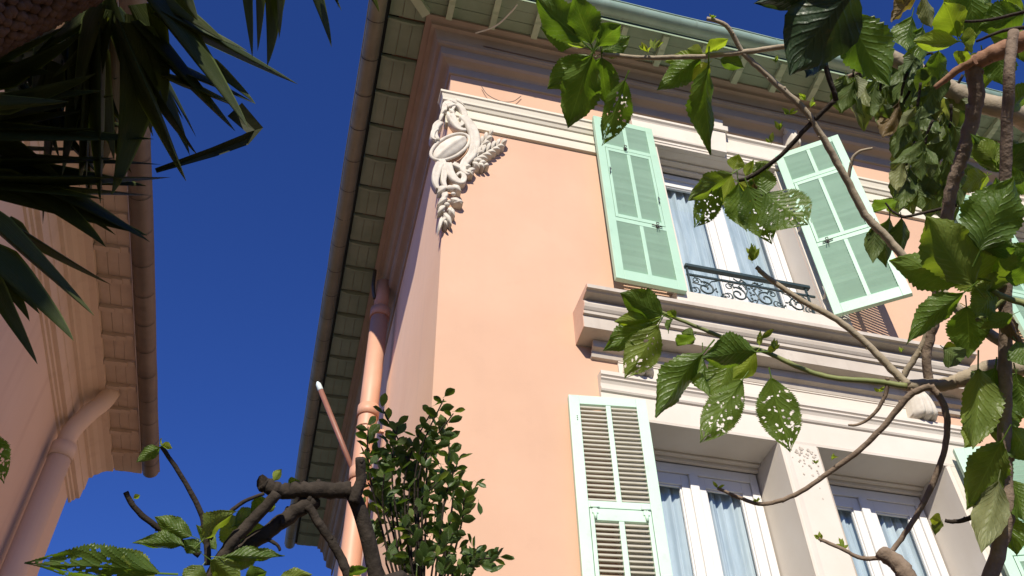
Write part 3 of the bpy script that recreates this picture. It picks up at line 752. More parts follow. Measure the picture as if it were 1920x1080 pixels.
ribbon([(833, 206), (836, 194), (846, 190), (852, 197), (847, 206)], .028, .016)
ribbon([(826, 228), (818, 236), (816, 248), (822, 260)], .034, .022, lift=.06)
ribbon([(820, 240), (813, 246), (812, 256), (818, 260)], .022, .016, lift=.07)
ribbon([(826, 306), (819, 322), (817, 340), (822, 352)], .040, .022)
ribbon([(840, 306), (844, 322), (854, 336), (866, 340), (871, 330), (864, 322), (857, 326)], .042, .014)
ribbon([(850, 306), (862, 312), (872, 318), (880, 326)], .030, .016)
ribbon([(829, 300), (834, 318), (832, 338), (838, 352)], .034, .02)
def oleaf(px, py, qx, qy, wd, th=.012, y=YO - .015):
    a = oP(px, py, y); b = oP(qx, qy, y); d = b - a; L = d.length; d.normalize(); yv = Vector((0, -1, 0)); xv = d.cross(yv).normalized()
    m = MB(); vs = []; n = 8
    for i in range(n + 1):
        t = i / n; wv = max(.002, wd * math.sin(math.pi * min(1, t * .95 + .04)) ** .9); lift = .03 * math.sin(t * 3) + .006
        for u, hh in ((-1, 0), (-.5, .8), (0, .1), (.5, .8), (1, 0)):
            vs.append(a + d * (L * t) + xv * (u * wv) + yv * (lift + hh * th))
    fs = [(i * 5 + j, i * 5 + j + 1, (i + 1) * 5 + j + 1, (i + 1) * 5 + j) for i in range(n) for j in range(4)]
    nb_ = len(vs)
    for i in range(n + 1):
        for u in (0, 4): vs.append(Vector((vs[i * 5 + u].x, YF + .002, vs[i * 5 + u].z)))
    for i in range(n): fs += [(i * 5, (i + 1) * 5, nb_ + (i + 1) * 2, nb_ + i * 2), (i * 5 + 4, (i + 1) * 5 + 4, nb_ + (i + 1) * 2 + 1, nb_ + i * 2 + 1)]
    m.add(vs, fs, True).build('leaf', 'ornament', oo)
def sprig(x0_, y0_, x1_, y1_, n, L, wd, spread=.75):
    an = math.atan2(y1_ - y0_, x1_ - x0_)
    MB().tube([oP(x0_, y0_, YO - .03), oP((x0_ + x1_) / 2, (y0_ + y1_) / 2, YO - .035), oP(x1_, y1_, YO - .03)], .009, 6).build('stem', 'ornament', oo)
    for i in range(n):
        t = i / n; bx, by = x0_ + (x1_ - x0_) * t, y0_ + (y1_ - y0_) * t
        for sg in (-1, 1):
            a = an + sg * spread * (1 - .35 * t); l = L * (1 - .35 * t)
            oleaf(bx, by, bx + l * math.cos(a), by + l * math.sin(a), wd)
    oleaf(x1_, y1_, x1_ + L * .6 * math.cos(an), y1_ + L * .6 * math.sin(an), wd)
sprig(884, 302, 938, 272, 6, 23, .017); sprig(888, 292, 916, 256, 4, 20, .017, .7); sprig(886, 306, 906, 312, 2, 18, .018, .5)
for q in ((838, 188, 860, 202, .022), (848, 186, 870, 202, .02), (830, 214, 823, 232, .018), (834, 206, 825, 219, .016), (846, 190, 854, 178, .018), (838, 212, 844, 232, .018), (842, 206, 852, 222, .018),
          (874, 326, 890, 320, .02), (870, 322, 886, 332, .018), (866, 318, 882, 314, .016),
          (835, 352, 820, 364, .026), (846, 350, 864, 362, .026), (838, 362, 828, 380, .024), (845, 374, 866, 386, .022), (838, 372, 820, 386, .02), (834, 388, 820, 402, .02), (840, 392, 852, 408, .02), (832, 402, 846, 424, .02), (828, 408, 822, 436, .016), (836, 410, 824, 424, .016), (850, 382, 868, 382, .018), (838, 396, 850, 398, .014), (830, 416, 838, 428, .012)):
    oleaf(*q)
bud_ = MB()
for px, py, r_ in ((844, 354, .038), (834, 366, .030), (838, 384, .026), (852, 350, .024), (830, 396, .02), (836, 402, .018), (850, 364, .022), (842, 378, .018)):
    bud_.ell(oP(px, py, YO - .025), (r_, r_ * .9, r_ * .8), None, 10, 7)
bo = bud_.build('flower_buds', 'ornament', oo); bo['kind'] = 'stuff'

# -- drainpipe on the side wall --------------------------------------
px_, py_ = .545, 8.1
dp = MB().tube([(px_, py_, 0), (px_, py_, 4), (px_, py_, 8.0), (px_, py_, 9.35)], .105, 20).build('downpipe', 'pipe', house)
MB().tube([(px_, py_, 9.36), (px_, py_, 9.83)], .088, 18).build('upper_pipe', 'pipe', dp)
MB().tube(smooth_path([(px_ - .13, py_ - .05, 9.99), (px_ - .13, py_ - .05, 9.72), (px_ - .09, py_ - .02, 9.52)], 5), .022, 8).build('wall_hook', 'hardware', dp)
for z in (9.22, 7.72, 6.9, 4.9):
    MB().tube([(px_, py_, z), (px_, py_, z + .14)], .121, 20).build('collar', 'pipe', dp)
for z in (7.55, 5.5):
    MB().box(px_ + .09, XC + .005, py_ - .02, py_ + .02, z, z + .03).tube([(px_ + .112 * math.cos(a), py_ + .112 * math.sin(a), z + .015) for a in [i * .4488 for i in range(14)]], .008, 6, closed=True).build('wall_clip', 'pipe', dp)
pole = thing('pole', 'thin copper red pole with a pale tip leaning out beside the drainpipe', 'pole', (.60, 8.7, 7.0))
q0, q1 = Vector((.735, 8.75, 6.95)), Vector((-.057, 8.45, 8.40)); dq = (q1 - q0)
MB().tube([q0, q0 + dq * .93], .030, 12).build('shaft', 'copper', pole)
MB().tube([q0 + Vector((.003, 0, 0)), q0 - Vector((.02, 0, 0))], .075, 14).build('wall_plate', 'hardware', pole)
MB().tube([q0 + dq * .93, q0 + dq * .935, q0 + dq * .98, q1], [.030, .034, .030, .010], 12).build('tip_cap', 'tip', pole)

# -- cables
o = MB().tube(smooth_path([Vector((1.26, 4.133, 10.03)), Vector((1.215, 4.215, 10.0)), Vector((1.10, 4.39, 9.985)), Vector((.92, 4.52, 9.99))], 6), .008, 6).build('cable', 'wire'); tag(o, 'loose white cable end hanging across the green eaves near the corner', 'cable')
o = MB().tube(smooth_path([onY(903, 162, 4.775), onY(915, 178, 4.765), onY(940, 190, 4.765), onY(962, 190, 4.765), onY(977, 180, 4.775)], 6), .004, 6).build('cable', 'wire_dark'); tag(o, 'thin dark cable looping above the cream string course', 'cable')
zc = 9.875
o = MB().tube([(1.02, YF - .205, zc + .03), (1.6, YF - .203, zc + .022), (2.4, YF - .205, zc + .03), (3.6, YF - .203, zc + .02), (5.2, YF - .205, zc + .03), (8.2, YF - .203, zc + .025)], .006, 6).build('cable', 'wire_dark'); tag(o, 'long grey cable running along the front cornice groove', 'cable')

# ================================================================== THE NEIGHBOURING HOUSE (left, in shade)
XB, YB0, YB1 = -2.20, -2.9, 8.38
nb = thing('neighbour_house', 'tan shaded house with boarded eaves on the left edge behind the palm leaves', 'house', (-5.5, 2.0, 0))
def b_sweep(profile, y0, y1):
    k = len(profile); vs = [(XB + p, y, z) for y in (y0, y1) for p, z in profile]
    return MB().add(vs, [(i, i + 1, k + i + 1, k + i) for i in range(k - 1)] + [tuple(range(k)), tuple(reversed(range(k, 2 * k)))])
MB().add([(XB, YB0, 0), (XB, YB1, 0), (XB, YB1, 6.95), (XB, YB0, 6.95)], [(0, 1, 2, 3)]).build('facing_wall', 'b_wall', nb)
MB().add([(XB, YB1, 0), (XB - 6, YB1, 0), (XB - 6, YB1, 6.95), (XB, YB1, 6.95)], [(0, 1, 2, 3)]).build('end_wall', 'b_wall', nb)
MB().add([(XB - 6, YB0, 0), (XB - 6, YB1, 0), (XB - 6, YB1, 6.95), (XB - 6, YB0, 6.95)], [(0, 1, 2, 3)]).build('back_wall', 'b_wall', nb)
MB().add([(XB, YB0, 0), (XB - 6, YB0, 0), (XB - 6, YB0, 6.95), (XB, YB0, 6.95)], [(0, 1, 2, 3)]).build('end_wall', 'b_wall', nb)
b_sweep([(-.001, 6.50), (.02, 6.505), (.024, 6.53), (.045, 6.535), (.05, 6.555), (.085, 6.56), (.09, 6.66), (.10, 6.665), (.10, 6.80), (.13, 6.805), (.135, 6.835), (.17, 6.85), (.20, 6.88), (.24, 6.90), (.30, 6.905), (.30, 6.96), (-.001, 6.96)], YB0, YB1 + .10).build('cornice', 'b_trim', nb)
for i, (a, b) in enumerate([(.302, .385), (.388, .47), (.473, .565)]):
    box('soffit_plank', 'b_soffit', nb, XB + a, XB + b, YB0, YB1 + .14, 6.945 + .003 * (i % 2), 6.965, 0)
y = 5.0 - .35 * 22
rb = random.Random(2)
while y < YB1 + .1:
    z1 = 6.9445; mb = MB(); hw = .025
    for (a, b, dz) in ((.305, .42, .040), (.42, .50, .030), (.50, .56, .022)):
        mb.box(XB + a, XB + b, y - hw - (.01 if a > .45 else 0), y + hw, z1 - dz - rb.uniform(0, .005), z1 - .0005)
    mb.build('rafter', 'b_soffit', nb); y += .35
mb = MB(); n = 10; vs = []; secs = 44
prof = [(XB + .655 + .078 * math.cos(math.pi + math.pi * j / n), 6.945 + .078 * math.sin(math.pi + math.pi * j / n)) for j in range(n + 1)] + [(XB + .743, 6.955), (XB + .738, 6.966)]
k = len(prof)
for i in range(secs + 1):
    t = YB0 + (YB1 + .08 - YB0) * i / secs; j_ = rb.uniform(-.003, .003)
    vs += [(p + j_, t, z + j_) for p, z in prof]
bgut = mb.add(vs, [(i * k + j, i * k + j + 1, (i + 1) * k + j + 1, (i + 1) * k + j) for i in range(secs) for j in range(k - 1)], True).add([vs[-k + j] for j in range(n + 1)], [tuple(range(n + 1))]).build('gutter', 'zinc_dark', nb)
y = 5.0 - .35 * 22 + .1
while y < YB1:
    m = MB(); pts = [(XB + .655 + .082 * math.cos(math.pi + math.pi * j / 10), 6.945 + .082 * math.sin(math.pi + math.pi * j / 10)) for j in range(11)]
    vs = [(p, y + d, z) for d in (-.004, .004) for p, z in pts]
    m.add(vs, [(i, i + 1, 12 + i, 11 + i) for i in range(10)], True).build('gutter_bracket', 'hardware', bgut); y += .35
bp = MB().tube([(XB + .135, 7.2, 0), (XB + .135, 7.2, 3), (XB + .135, 7.2, 6.30)], .095, 18).build('downpipe', 'b_trim', nb)
MB().tube(smooth_path([(XB + .135, 7.2, 6.28), (XB + .14, 7.2, 6.45), (XB + .22, 7.2, 6.66), (XB + .30, 7.2, 6.80), (XB + .34, 7.2, 6.94)], 5), .080, 16).build('pipe_bend', 'b_trim', bp)
MB().tube([(XB + .135, 7.2, 6.16), (XB + .135, 7.2, 6.30)], .104, 18).build('collar', 'b_trim', bp)
MB().add([(XB + .62, YB0, 6.99), (XB + .62, YB1 + .15, 6.99), (XB - 6.6, YB1 + .15, 6.99), (XB - 6.6, YB0, 6.99), (XB - 3, YB0, 8.3), (XB - 3, YB1 + .15, 8.3)], [(0, 1, 5, 4), (1, 2, 5), (2, 3, 4, 5), (3, 0, 4), (3, 2, 1, 0)]).build('roof', 'tile', nb)

# ================================================================== PLANTS
# ---- leaf meshes: unit leaves along +Y, faces toward +Z
def leaf_mesh(name, shape, curl, fold, wave, holes=0, seed=0, nu=8, nvv=14, serr=0.0, stalk=.14):
    r = random.Random(seed); vs = []; uvs = []; fs = []
    ph = r.uniform(0, 6)
    for i in range(nvv + 1):
        t = i / nvv
        hw = shape(t)
        if serr and 0 < i < nvv: hw *= 1 + serr * ((-1) ** i * .55 + r.uniform(-.6, .6))
        yy = t; zz = -curl * t * t
        for j in range(nu + 1):
            u = j / nu * 2 - 1
            x = u * hw * .5
            z = zz + abs(u) * hw * fold + wave * math.sin(t * 15 + ph + (1.4 if u > 0 else 0)) * abs(u) ** 1.5 * (hw ** .5) + wave * .5 * math.sin(u * 5 + t * 6 + ph)
            sw = .06 * math.sin(t * 3 + ph) * t
            vs.append((x + sw, yy * (1 - .12 * curl), z)); uvs.append((j / nu, t))
    for i in range(nvv):
        for j in range(nu):
            fs.append((i * (nu + 1) + j, i * (nu + 1) + j + 1, (i + 1) * (nu + 1) + j + 1, (i + 1) * (nu + 1) + j))
    if holes:
        cen = [(r.uniform(.08, .92), r.uniform(.2, .97), r.uniform(.005, .020) * (2.0 if r.random() < .15 else 1), r.uniform(-.9, .9), r.uniform(1, 2.6)) for _ in range(holes)]
        keep = []
        for f in fs:
            cu = sum(uvs[k][0] for k in f) / 4; cv = sum(uvs[k][1] for k in f) / 4
            if abs(cu - .5) > .035 and any((((cu - a) * .6 * math.cos(e) + (cv - b) * math.sin(e)) / q) ** 2 + (-(cu - a) * .6 * math.sin(e) + (cv - b) * math.cos(e)) ** 2 < (c * (1 + .35 * math.sin(cu * 60 + b * 40) * math.sin(cv * 55 + a * 30))) ** 2 for a, b, c, e, q in cen): continue
            keep.append(f)
        fs = keep
    # stalk
    b = len(vs); rr = .014
    for y_, z_ in ((-stalk, .03), (.02, -.006)):
        for k in range(4):
            a = k * 1.5708 + .78; vs.append((rr * math.cos(a) * 1.6, y_, z_ + rr * math.sin(a))); uvs.append((.5, .02))
    for k in range(4): fs.append((b + k, b + (k + 1) % 4, b + 4 + (k + 1) % 4, b + 4 + k))
    me = bpy.data.meshes.new(name); me.from_pydata(vs, [], fs)
    ul = me.uv_layers.new(name='UVMap')
    for lp in me.loops: ul.data[lp.index].uv = uvs[lp.vertex_index]
    me.polygons.foreach_set('use_smooth', [True] * len(fs)); me.update()
    return me
def ovate(t): return max(.015, math.sin(math.pi * min(1, t ** .90)) ** .95 * (1 - .25 * max(0, t - .8) / .2)) if 0 < t < 1 else .015
def lance(t): return max(.015, math.sin(math.pi * min(1, t ** .95)) ** 1.1) if 0 < t < 1 else .015
def obov(t): return max(.02, math.sin(math.pi * min(1, t ** 1.25)) ** .7) if 0 < t < 1 else .03
LM = {}
def variants(key, mat, specs):
    LM[key] = []
    for i, s in enumerate(specs):
        me = leaf_mesh(key, **s); me.materials.append(M[mat]); LM[key].append(me)
big = [dict(shape=(ovate, lance, ovate, ovate, lance, ovate)[i], curl=(.12, .28, .2, -.14, .34, .05)[i], fold=(.12, .2, .16, .14, .22, .08)[i], wave=(.035, .05, .04, .05, .05, .06)[i], seed=i + 1, serr=.07, nvv=34, nu=8, stalk=.22) for i in range(6)]
variants('whole', 'leaf', big)
variants('holed', 'leaf', [dict(shape=ovate, curl=.12, fold=.10, wave=.025, seed=21 + i, serr=.08, holes=30 + 10 * i, nu=52, nvv=84) for i in range(3)])
variants('young', 'leaf_young', [dict(shape=lance, curl=.3 * (i - 1), fold=.18, wave=.03, seed=31 + i, serr=.04) for i in range(3)])
variants('droop', 'leaf_droop', [dict(shape=lance, curl=.25 * (i - 1) + .1, fold=.22, wave=.05, seed=41 + i, serr=.06) for i in range(4)])
variants('dry', 'leaf_dry', [dict(shape=lance, curl=.5, fold=.3, wave=.10, seed=51 + i, serr=.12) for i in range(2)])
variants('dark', 'leaf_dark', [dict(shape=ovate, curl=.2, fold=.2, wave=.06, seed=61 + i, serr=.04) for i in range(2)])
variants('small', 'leaf_small', [dict(shape=obov, curl=.15 * (i - 1), fold=.14, wave=.02, seed=71 + i, nu=2, nvv=5, stalk=.2) for i in range(3)])
def blade(t): return max(.012, 1.22 * min(1, .6 + 2.2 * t) * (1 - t) ** .78) if t < 1 else .012
variants('blade', 'yucca', [dict(shape=blade, curl=c, fold=f, wave=.004, seed=81 + i, nu=4, nvv=16, stalk=0.0) for i, (c, f) in enumerate(((.02, .3), (.08, .4), (-.03, .32), (.16, .36)))])
variants('blade_dry', 'yucca_dry', [dict(shape=blade, curl=.1, fold=.3, wave=.01, seed=91, nu=4, nvv=12, stalk=0.0)])

lr = random.Random(77)
def put_leaf(par, key, a, b, wid, up=.45, jit=.5, name='leaf', i=None, nrm=None):
    """a leaf from base point a to tip b, wid metres wide; its upper face looks away from the garden path, upward"""
    d = b - a; L = d.length; d.normalize()
    view = ((a + b) / 2 - CAM_POS).normalized()
    nv_ = nrm if nrm is not None else view * .75 + Vector((0, 0, up)) + Vector((lr.uniform(-jit, jit), lr.uniform(-jit, jit), lr.uniform(-jit, jit)))
    nv_ = nv_ - d * nv_.dot(d)
    if nv_.length < .05: nv_ = d.orthogonal()
    nv_.normalize(); xv = d.cross(nv_).normalized()
    mt = Matrix.Identity(4)
    for r_ in range(3):
        mt[r_][0] = xv[r_] * wid; mt[r_][1] = d[r_] * L; mt[r_][2] = nv_[r_] * L * .8; mt[r_][3] = a[r_]
    me = LM[key][i if i is not None else lr.randrange(len(LM[key]))]
    o = bpy.data.objects.new(name, me); link(o, par); o.matrix_basis = mt
    return o
def pleaf(par, key, bx, by, tx, ty, wpx, d, dd=0.0, **kw):
    """the same from photo measurements: base and tip in the view, width in pixels, distance in metres"""
    return put_leaf(par, key, P(bx, by, d), P(tx, ty, d + dd), wpx * d / FPX * 1.08, **kw)
def branch(par, pts, d, rad, mat, sub=6, name='branch', knob=.05, n=9):
    """pts: (px, py[, distance]) along the branch; rad: pixel widths at the ends"""
    q = []
    for p in pts: q.append(P(p[0], p[1], p[2] if len(p) > 2 else d))
    q = smooth_path(q, sub); k = len(q); r_ = random.Random(int(pts[0][0] * 7 + pts[0][1]))
    rr = [(rad[0] + (rad[1] - rad[0]) * i / (k - 1)) * .5 * (q[i] - CAM_POS).length / FPX * (1 + r_.uniform(-knob, knob)) for i in range(k)]
    q = [v + Vector((r_.uniform(-1, 1), r_.uniform(-1, 1), r_.uniform(-1, 1))) * rr[i] * .12 for i, v in enumerate(q)]
    m = MB().tube(q, rr, n)
    for i in range(2, k - 1, 3):                     # leaf scars and buds
        if r_.random() < .6:
            a = r_.uniform(0, 6.28); off = Vector((math.cos(a), math.sin(a), math.sin(a * 2))).normalized() * rr[i]
            m.ell(q[i] + off * .85, (rr[i] * .34 + .0008, rr[i] * .34 + .0008, rr[i] * .5 + .001), None, 6, 4)
    return m.build(name, mat, par)
def bud(par, px, py, d, size, n=4):
    for i in range(n):
        a = lr.uniform(-2.6, -.4); L = size * lr.uniform(.5, 1)
        pleaf(par, 'young', px, py, px + L * math.cos(a), py + L * math.sin(a), L * .38, d, lr.uniform(-.02, .02), jit=.8)

# ---- the large leaved tree on the right
TR = 2.25
tree = thing('broadleaf_tree', 'broad leaved tree with moth eaten leaves reaching over the facade from the right', 'tree', (3.0, 1.9, 0))
trunk = MB().tube(smooth_path([(3.0, 1.9, -.05), (2.95, 1.88, .8), (2.75, 1.80, 1.7), P(2120, 900, 2.4), P(2040, 760, 2.35), P(1960, 690, 2.3)], 6), [.10 - .07 * i / 30 for i in range(31)], 12).build('trunk', 'bark', tree)
branch(tree, [(1965, 688), (1900, 690), (1850, 692), (1810, 708), (1780, 720), (1740, 722), (1695, 722)], 2.28, (30, 20), 'bark_pale')
branch(tree, [(1702, 722), (1665, 685), (1620, 640), (1570, 600), (1500, 562), (1440, 520), (1418, 500)], 2.25, (15, 8), 'bark_pale')
branch(tree, [(1700, 724), (1640, 715), (1560, 708), (1500, 690), (1440, 662), (1385, 645), (1320, 618), (1270, 598), (1235, 583)], 2.22, (11, 6), 'stem_green')
branch(tree, [(1745, 724), (1705, 742), (1660, 795), (1610, 845), (1555, 885), (1490, 928), (1430, 945), (1385, 932), (1345, 915)], 2.2, (12, 6), 'bark')
branch(tree, [(1745, 724), (1768, 755), (1776, 800), (1765, 865), (1730, 945), (1690, 1010), (1660, 1042), (1615, 1046), (1580, 1030), (1535, 1010)], 2.2, (12, 6), 'bark')
branch(tree, [(1652, 1036), (1680, 1055), (1702, 1085), (1725, 1150)], 2.18, (26, 34), 'bark')
branch(tree, [(1690, 712), (1715, 672), (1730, 645), (1742, 605)], 2.3, (12, 7), 'bark_pale')
branch(tree, [(1664, 708), (1660, 740), (1640, 775), (1612, 795), (1590, 797)], 2.22, (8, 4), 'bark')
branch(tree, [(2010, 20, 2.5), (1940, 66), (1895, 88), (1855, 105), (1822, 122)], 2.3, (34, 26), 'bark_red')
branch(tree, [(1822, 118), (1830, 165), (1826, 210), (1812, 265), (1798, 310), (1785, 350), (1775, 410), (1768, 480), (1757, 550), (1750, 610), (1738, 660), (1742, 722)], 2.3, (27, 15), 'bark')
branch(tree, [(1830, 112), (1800, 128), (1772, 150), (1752, 165)], 2.28, (16, 8), 'bark_red')
branch(tree, [(1900, 60, 2.2), (1893, 140), (1888, 240), (1884, 360), (1884, 470), (1886, 600), (1884, 740), (1884, 830), (1886, 900), (1890, 960), (1872, 1030), (1850, 1110)], 2.15, (17, 25), 'bark')
branch(tree, [(1325, 35), (1362, 48), (1388, 92), (1408, 114), (1450, 152), (1508, 206), (1545, 262), (1592, 345), (1622, 402), (1660, 442), (1695, 482), (1745, 530), (1790, 572), (1850, 622), (1930, 678)], 2.2, (7, 19), 'bark_pale')
branch(tree, [(1480, 86), (1400, 97), (1310, 106), (1210, 108), (1130, 102)], 2.2, (10, 8), 'bark_pale')
branch(tree, [(1565, 188), (1512, 240), (1465, 290), (1410, 330), (1385, 338)], 2.2, (9, 7), 'bark_dark')
branch(tree, [(1590, 340), (1598, 300), (1612, 284), (1636, 278)], 2.2, (7, 4), 'bark_pale')
branch(tree, [(1882, 850), (1855, 905), (1842, 945), (1822, 970), (1790, 978), (1772, 976)], 2.18, (12, 6), 'bark_dark')
branch(tree, [(1795, 385), (1750, 395), (1700, 406), (1688, 405)], 2.3, (6, 4), 'bark_dark')
branch(tree, [(1690, 405), (1672, 395), (1660, 380)], 2.3, (5, 3), 'bark_dark')
branch(tree, [(1884, 530), (1850, 545), (1825, 540), (1800, 510)], 2.14, (12, 9), 'stem_green')
branch(tree, [(1884, 560), (1850, 590), (1830, 600)], 2.14, (8, 6), 'stem_green')
branch(tree, [(1925, 570), (1890, 560), (1860, 545)], 2.1, (12, 9), 'stem_green')
branch(tree, [(1884, 480), (1868, 380), (1850, 360)], 2.14, (12, 8), 'stem_green')
branch(tree, [(1560, -40), (1530, 40), (1568, 190)], 2.1, (9, 9), 'bark_dark')
branch(tree, [(1815, 85), (1812, 100), (1822, 120)], 2.28, (7, 8), 'stem_green')
branch(tree, [(1930, 20), (1850, 38), (1800, 40)], 2.35, (6, 4), 'bark_dark')
branch(tree, [(1930, 50), (1880, 58), (1830, 78)], 2.3, (7, 4), 'bark_dark')

LV = [  # key, base, tip, width, distance
 ('whole', 1092, 78, 1004, -6, 66, 2.2), ('whole', 1108, 82, 1078, -12, 62, 2.18), ('whole', 1118, 88, 1168, 40, 42, 2.2), ('whole', 1128, 100, 1182, 70, 38, 2.2), ('young', 1098, 88, 1048, 78, 18, 2.2),
 ('whole', 1110, 104, 1062, 238, 72, 2.15), ('whole', 1105, 104, 1030, 170, 55, 2.22), ('whole', 1128, 108, 1136, 196, 52, 2.2), ('holed', 1172, 150, 1132, 272, 55, 2.12), ('young', 1150, 108, 1172, 80, 14, 2.2),
 ('whole', 1315, 108, 1236, 168, 46, 2.2), ('whole', 1328, 125, 1312, 286, 52, 2.12), ('young', 1322, 100, 1362, 84, 28, 2.2), ('young', 1330, 118, 1300, 150, 30, 2.2), ('whole', 1350, 112, 1396, 124, 30, 2.2), ('young', 1318, 100, 1290, 92, 24, 2.2),
 ('whole', 1372, 326, 1284, 374, 46, 2.15), ('holed', 1352, 350, 1298, 426, 46, 2.16), ('whole', 1384, 342, 1390, 440, 46, 2.14), ('holed', 1402, 348, 1442, 462, 62, 2.12), ('whole', 1432, 366, 1424, 312, 48, 2.18), ('holed', 1436, 362, 1512, 430, 92, 2.1), ('young', 1375, 318, 1384, 290, 30, 2.2), ('whole', 1410, 322, 1448, 306, 22, 2.2), ('young', 1398, 330, 1410, 300, 18, 2.2), ('dry', 1415, 345, 1432, 400, 24, 2.18),
 ('dark', 1600, -30, 1482, 142, 120, 1.45), ('dark', 1585, -20, 1520, 120, 90, 1.5), ('dark', 1600, -40, 1400, 8, 50, 1.5), ('whole', 1588, 24, 1668, 156, 84, 1.7), ('dark', 1560, 60, 1500, 150, 60, 1.55),
 ('young', 1798, 78, 1712, 78, 34, 2.25), ('young', 1795, 68, 1764, 0, 52, 2.25), ('young', 1800, 72, 1836, 66, 30, 2.25), ('young', 1806, 80, 1836, 84, 26, 2.25), ('young', 1812, 95, 1796, 118, 26, 2.25), ('young', 1800, 70, 1790, 40, 20, 2.25),
 ('dry', 1722, -8, 1655, 30, 44, 2.4), ('droop', 1730, -10, 1752, 48, 26, 2.4), ('whole', 1815, -30, 1830, 74, 56, 2.45), ('whole', 1920, 22, 1838, 56, 60, 2.4), ('whole', 1925, 70, 1850, 60, 40, 2.45), ('whole', 1850, -30, 1836, 16, 30, 2.4), ('whole', 1842, 100, 1850, 168, 52, 2.4), ('whole', 1870, 100, 1882, 160, 46, 2.4), ('droop', 1910, 60, 1930, 120, 40, 2.3), ('whole', 1710, 30, 1690, 105, 46, 2.5), ('whole', 1730, 50, 1715, 120, 46, 2.5), ('whole', 1760, 95, 1755, 150, 30, 2.45),
 ('whole', 1880, 325, 1830, 250, 44, 2.25), ('young', 1862, 300, 1825, 262, 38, 2.25), ('young', 1868, 305, 1862, 268, 22, 2.25), ('young', 1870, 318, 1815, 300, 22, 2.25), ('young', 1876, 312, 1890, 262, 24, 2.25), ('whole', 1885, 330, 1920, 262, 44, 2.3), ('whole', 1888, 350, 1930, 330, 44, 2.3), ('whole', 1895, 210, 1932, 150, 46, 2.3), ('droop', 1890, 260, 1912, 320, 34, 2.3), ('whole', 1850, 330, 1800, 350, 40, 2.35),
 ('whole', 1826, 535, 1732, 416, 88, 2.02), ('whole', 1822, 520, 1658, 494, 66, 2.06), ('whole', 1838, 470, 1898, 330, 92, 2.0), ('whole', 1808, 548, 1694, 632, 46, 2.0), ('whole', 1850, 545, 1800, 470, 70, 2.06), ('whole', 1862, 540, 1838, 592, 50, 2.1), ('whole', 1845, 555, 1880, 420, 60, 2.1), ('young', 1850, 600, 1842, 612, 18, 2.05), ('whole', 1898, 590, 1840, 615, 26, 2.05),
 ('whole', 1812, 575, 1818, 668, 62, 2.15), ('droop', 1768, 652, 1812, 690, 40, 2.1), ('whole', 1885, 520, 1940, 520, 40, 2.05), ('whole', 1890, 505, 1935, 450, 46, 2.1), ('dry', 1885, 590, 1905, 640, 26, 2.1), ('dry', 1880, 470, 1860, 530, 22, 2.15), ('whole', 1880, 440, 1858, 340, 40, 2.15),
 ('whole', 1676, 372, 1642, 402, 40, 2.3, ), ('droop', 1668, 408, 1655, 500, 52, 2.3), ('droop', 1690, 408, 1695, 482, 36, 2.3), ('droop', 1640, 420, 1642, 492, 34, 2.3),
 ('whole', 1242, 590, 1162, 548, 58, 2.1), ('young', 1228, 596, 1152, 604, 30, 2.12), ('whole', 1225, 604, 1128, 655, 48, 2.12), ('holed', 1234, 610, 1172, 712, 62, 2.1), ('whole', 1262, 598, 1245, 625, 16, 2.2), ('whole', 1268, 596, 1250, 580, 16, 2.2),
 ('whole', 1318, 662, 1212, 774, 66, 2.08), ('whole', 1418, 660, 1310, 660, 66, 2.05), ('whole', 1372, 668, 1335, 758, 62, 2.12), ('holed', 1392, 712, 1308, 834, 62, 2.04), ('holed', 1446, 708, 1476, 850, 72, 2.05), ('whole', 1300, 628, 1272, 652, 40, 2.2), ('young', 1424, 648, 1426, 618, 10, 2.15), ('young', 1438, 660, 1460, 648, 12, 2.15),
 ('whole', 1834, 690, 1838, 850, 62, 2.1), ('whole', 1866, 690, 1846, 780, 62, 2.14), ('whole', 1880, 825, 1812, 950, 62, 2.1), ('droop', 1872, 900, 1842, 1040, 52, 2.1), ('whole', 1846, 780, 1805, 840, 34, 2.12), ('whole', 1870, 710, 1892, 830, 62, 2.2), ('whole', 1895, 800, 1935, 860, 54, 2.15), ('whole', 1905, 700, 1925, 790, 64, 2.2), ('droop', 1858, 700, 1815, 735, 40, 2.2), ('whole', 1895, 900, 1928, 980, 46, 2.15), ('whole', 1880, 960, 1912, 1040, 46, 2.2), ('young', 1765, 978, 1742, 970, 22, 2.15), ('droop', 1765, 978, 1752, 1002, 18, 2.15), ('whole', 1850, 880, 1862, 940, 48, 2.2), ('droop', 1890, 750, 1860, 840, 56, 2.25), ('whole', 1905, 640, 1935, 690, 46, 2.1),
]
for L_ in LV:
    pleaf(tree, L_[0], *L_[1:7], dd=lr.uniform(-.05, .05))
    if L_[5] > 34 and L_[0] in ('whole', 'droop') and lr.random() < .45:
        bx, by, tx, ty, wd, d = L_[1:7]; a = lr.choice((-1, 1)) * lr.uniform(.45, 1.0); q = lr.uniform(.45, .75)
        vx, vy = tx - bx, ty - by
        pleaf(tree, L_[0] if lr.random() < .7 else 'young', bx, by, bx + q * (vx * math.cos(a) - vy * math.sin(a)), by + q * (vx * math.sin(a) + vy * math.cos(a)), wd * q * .9, d + .04, lr.uniform(-.04, .06))
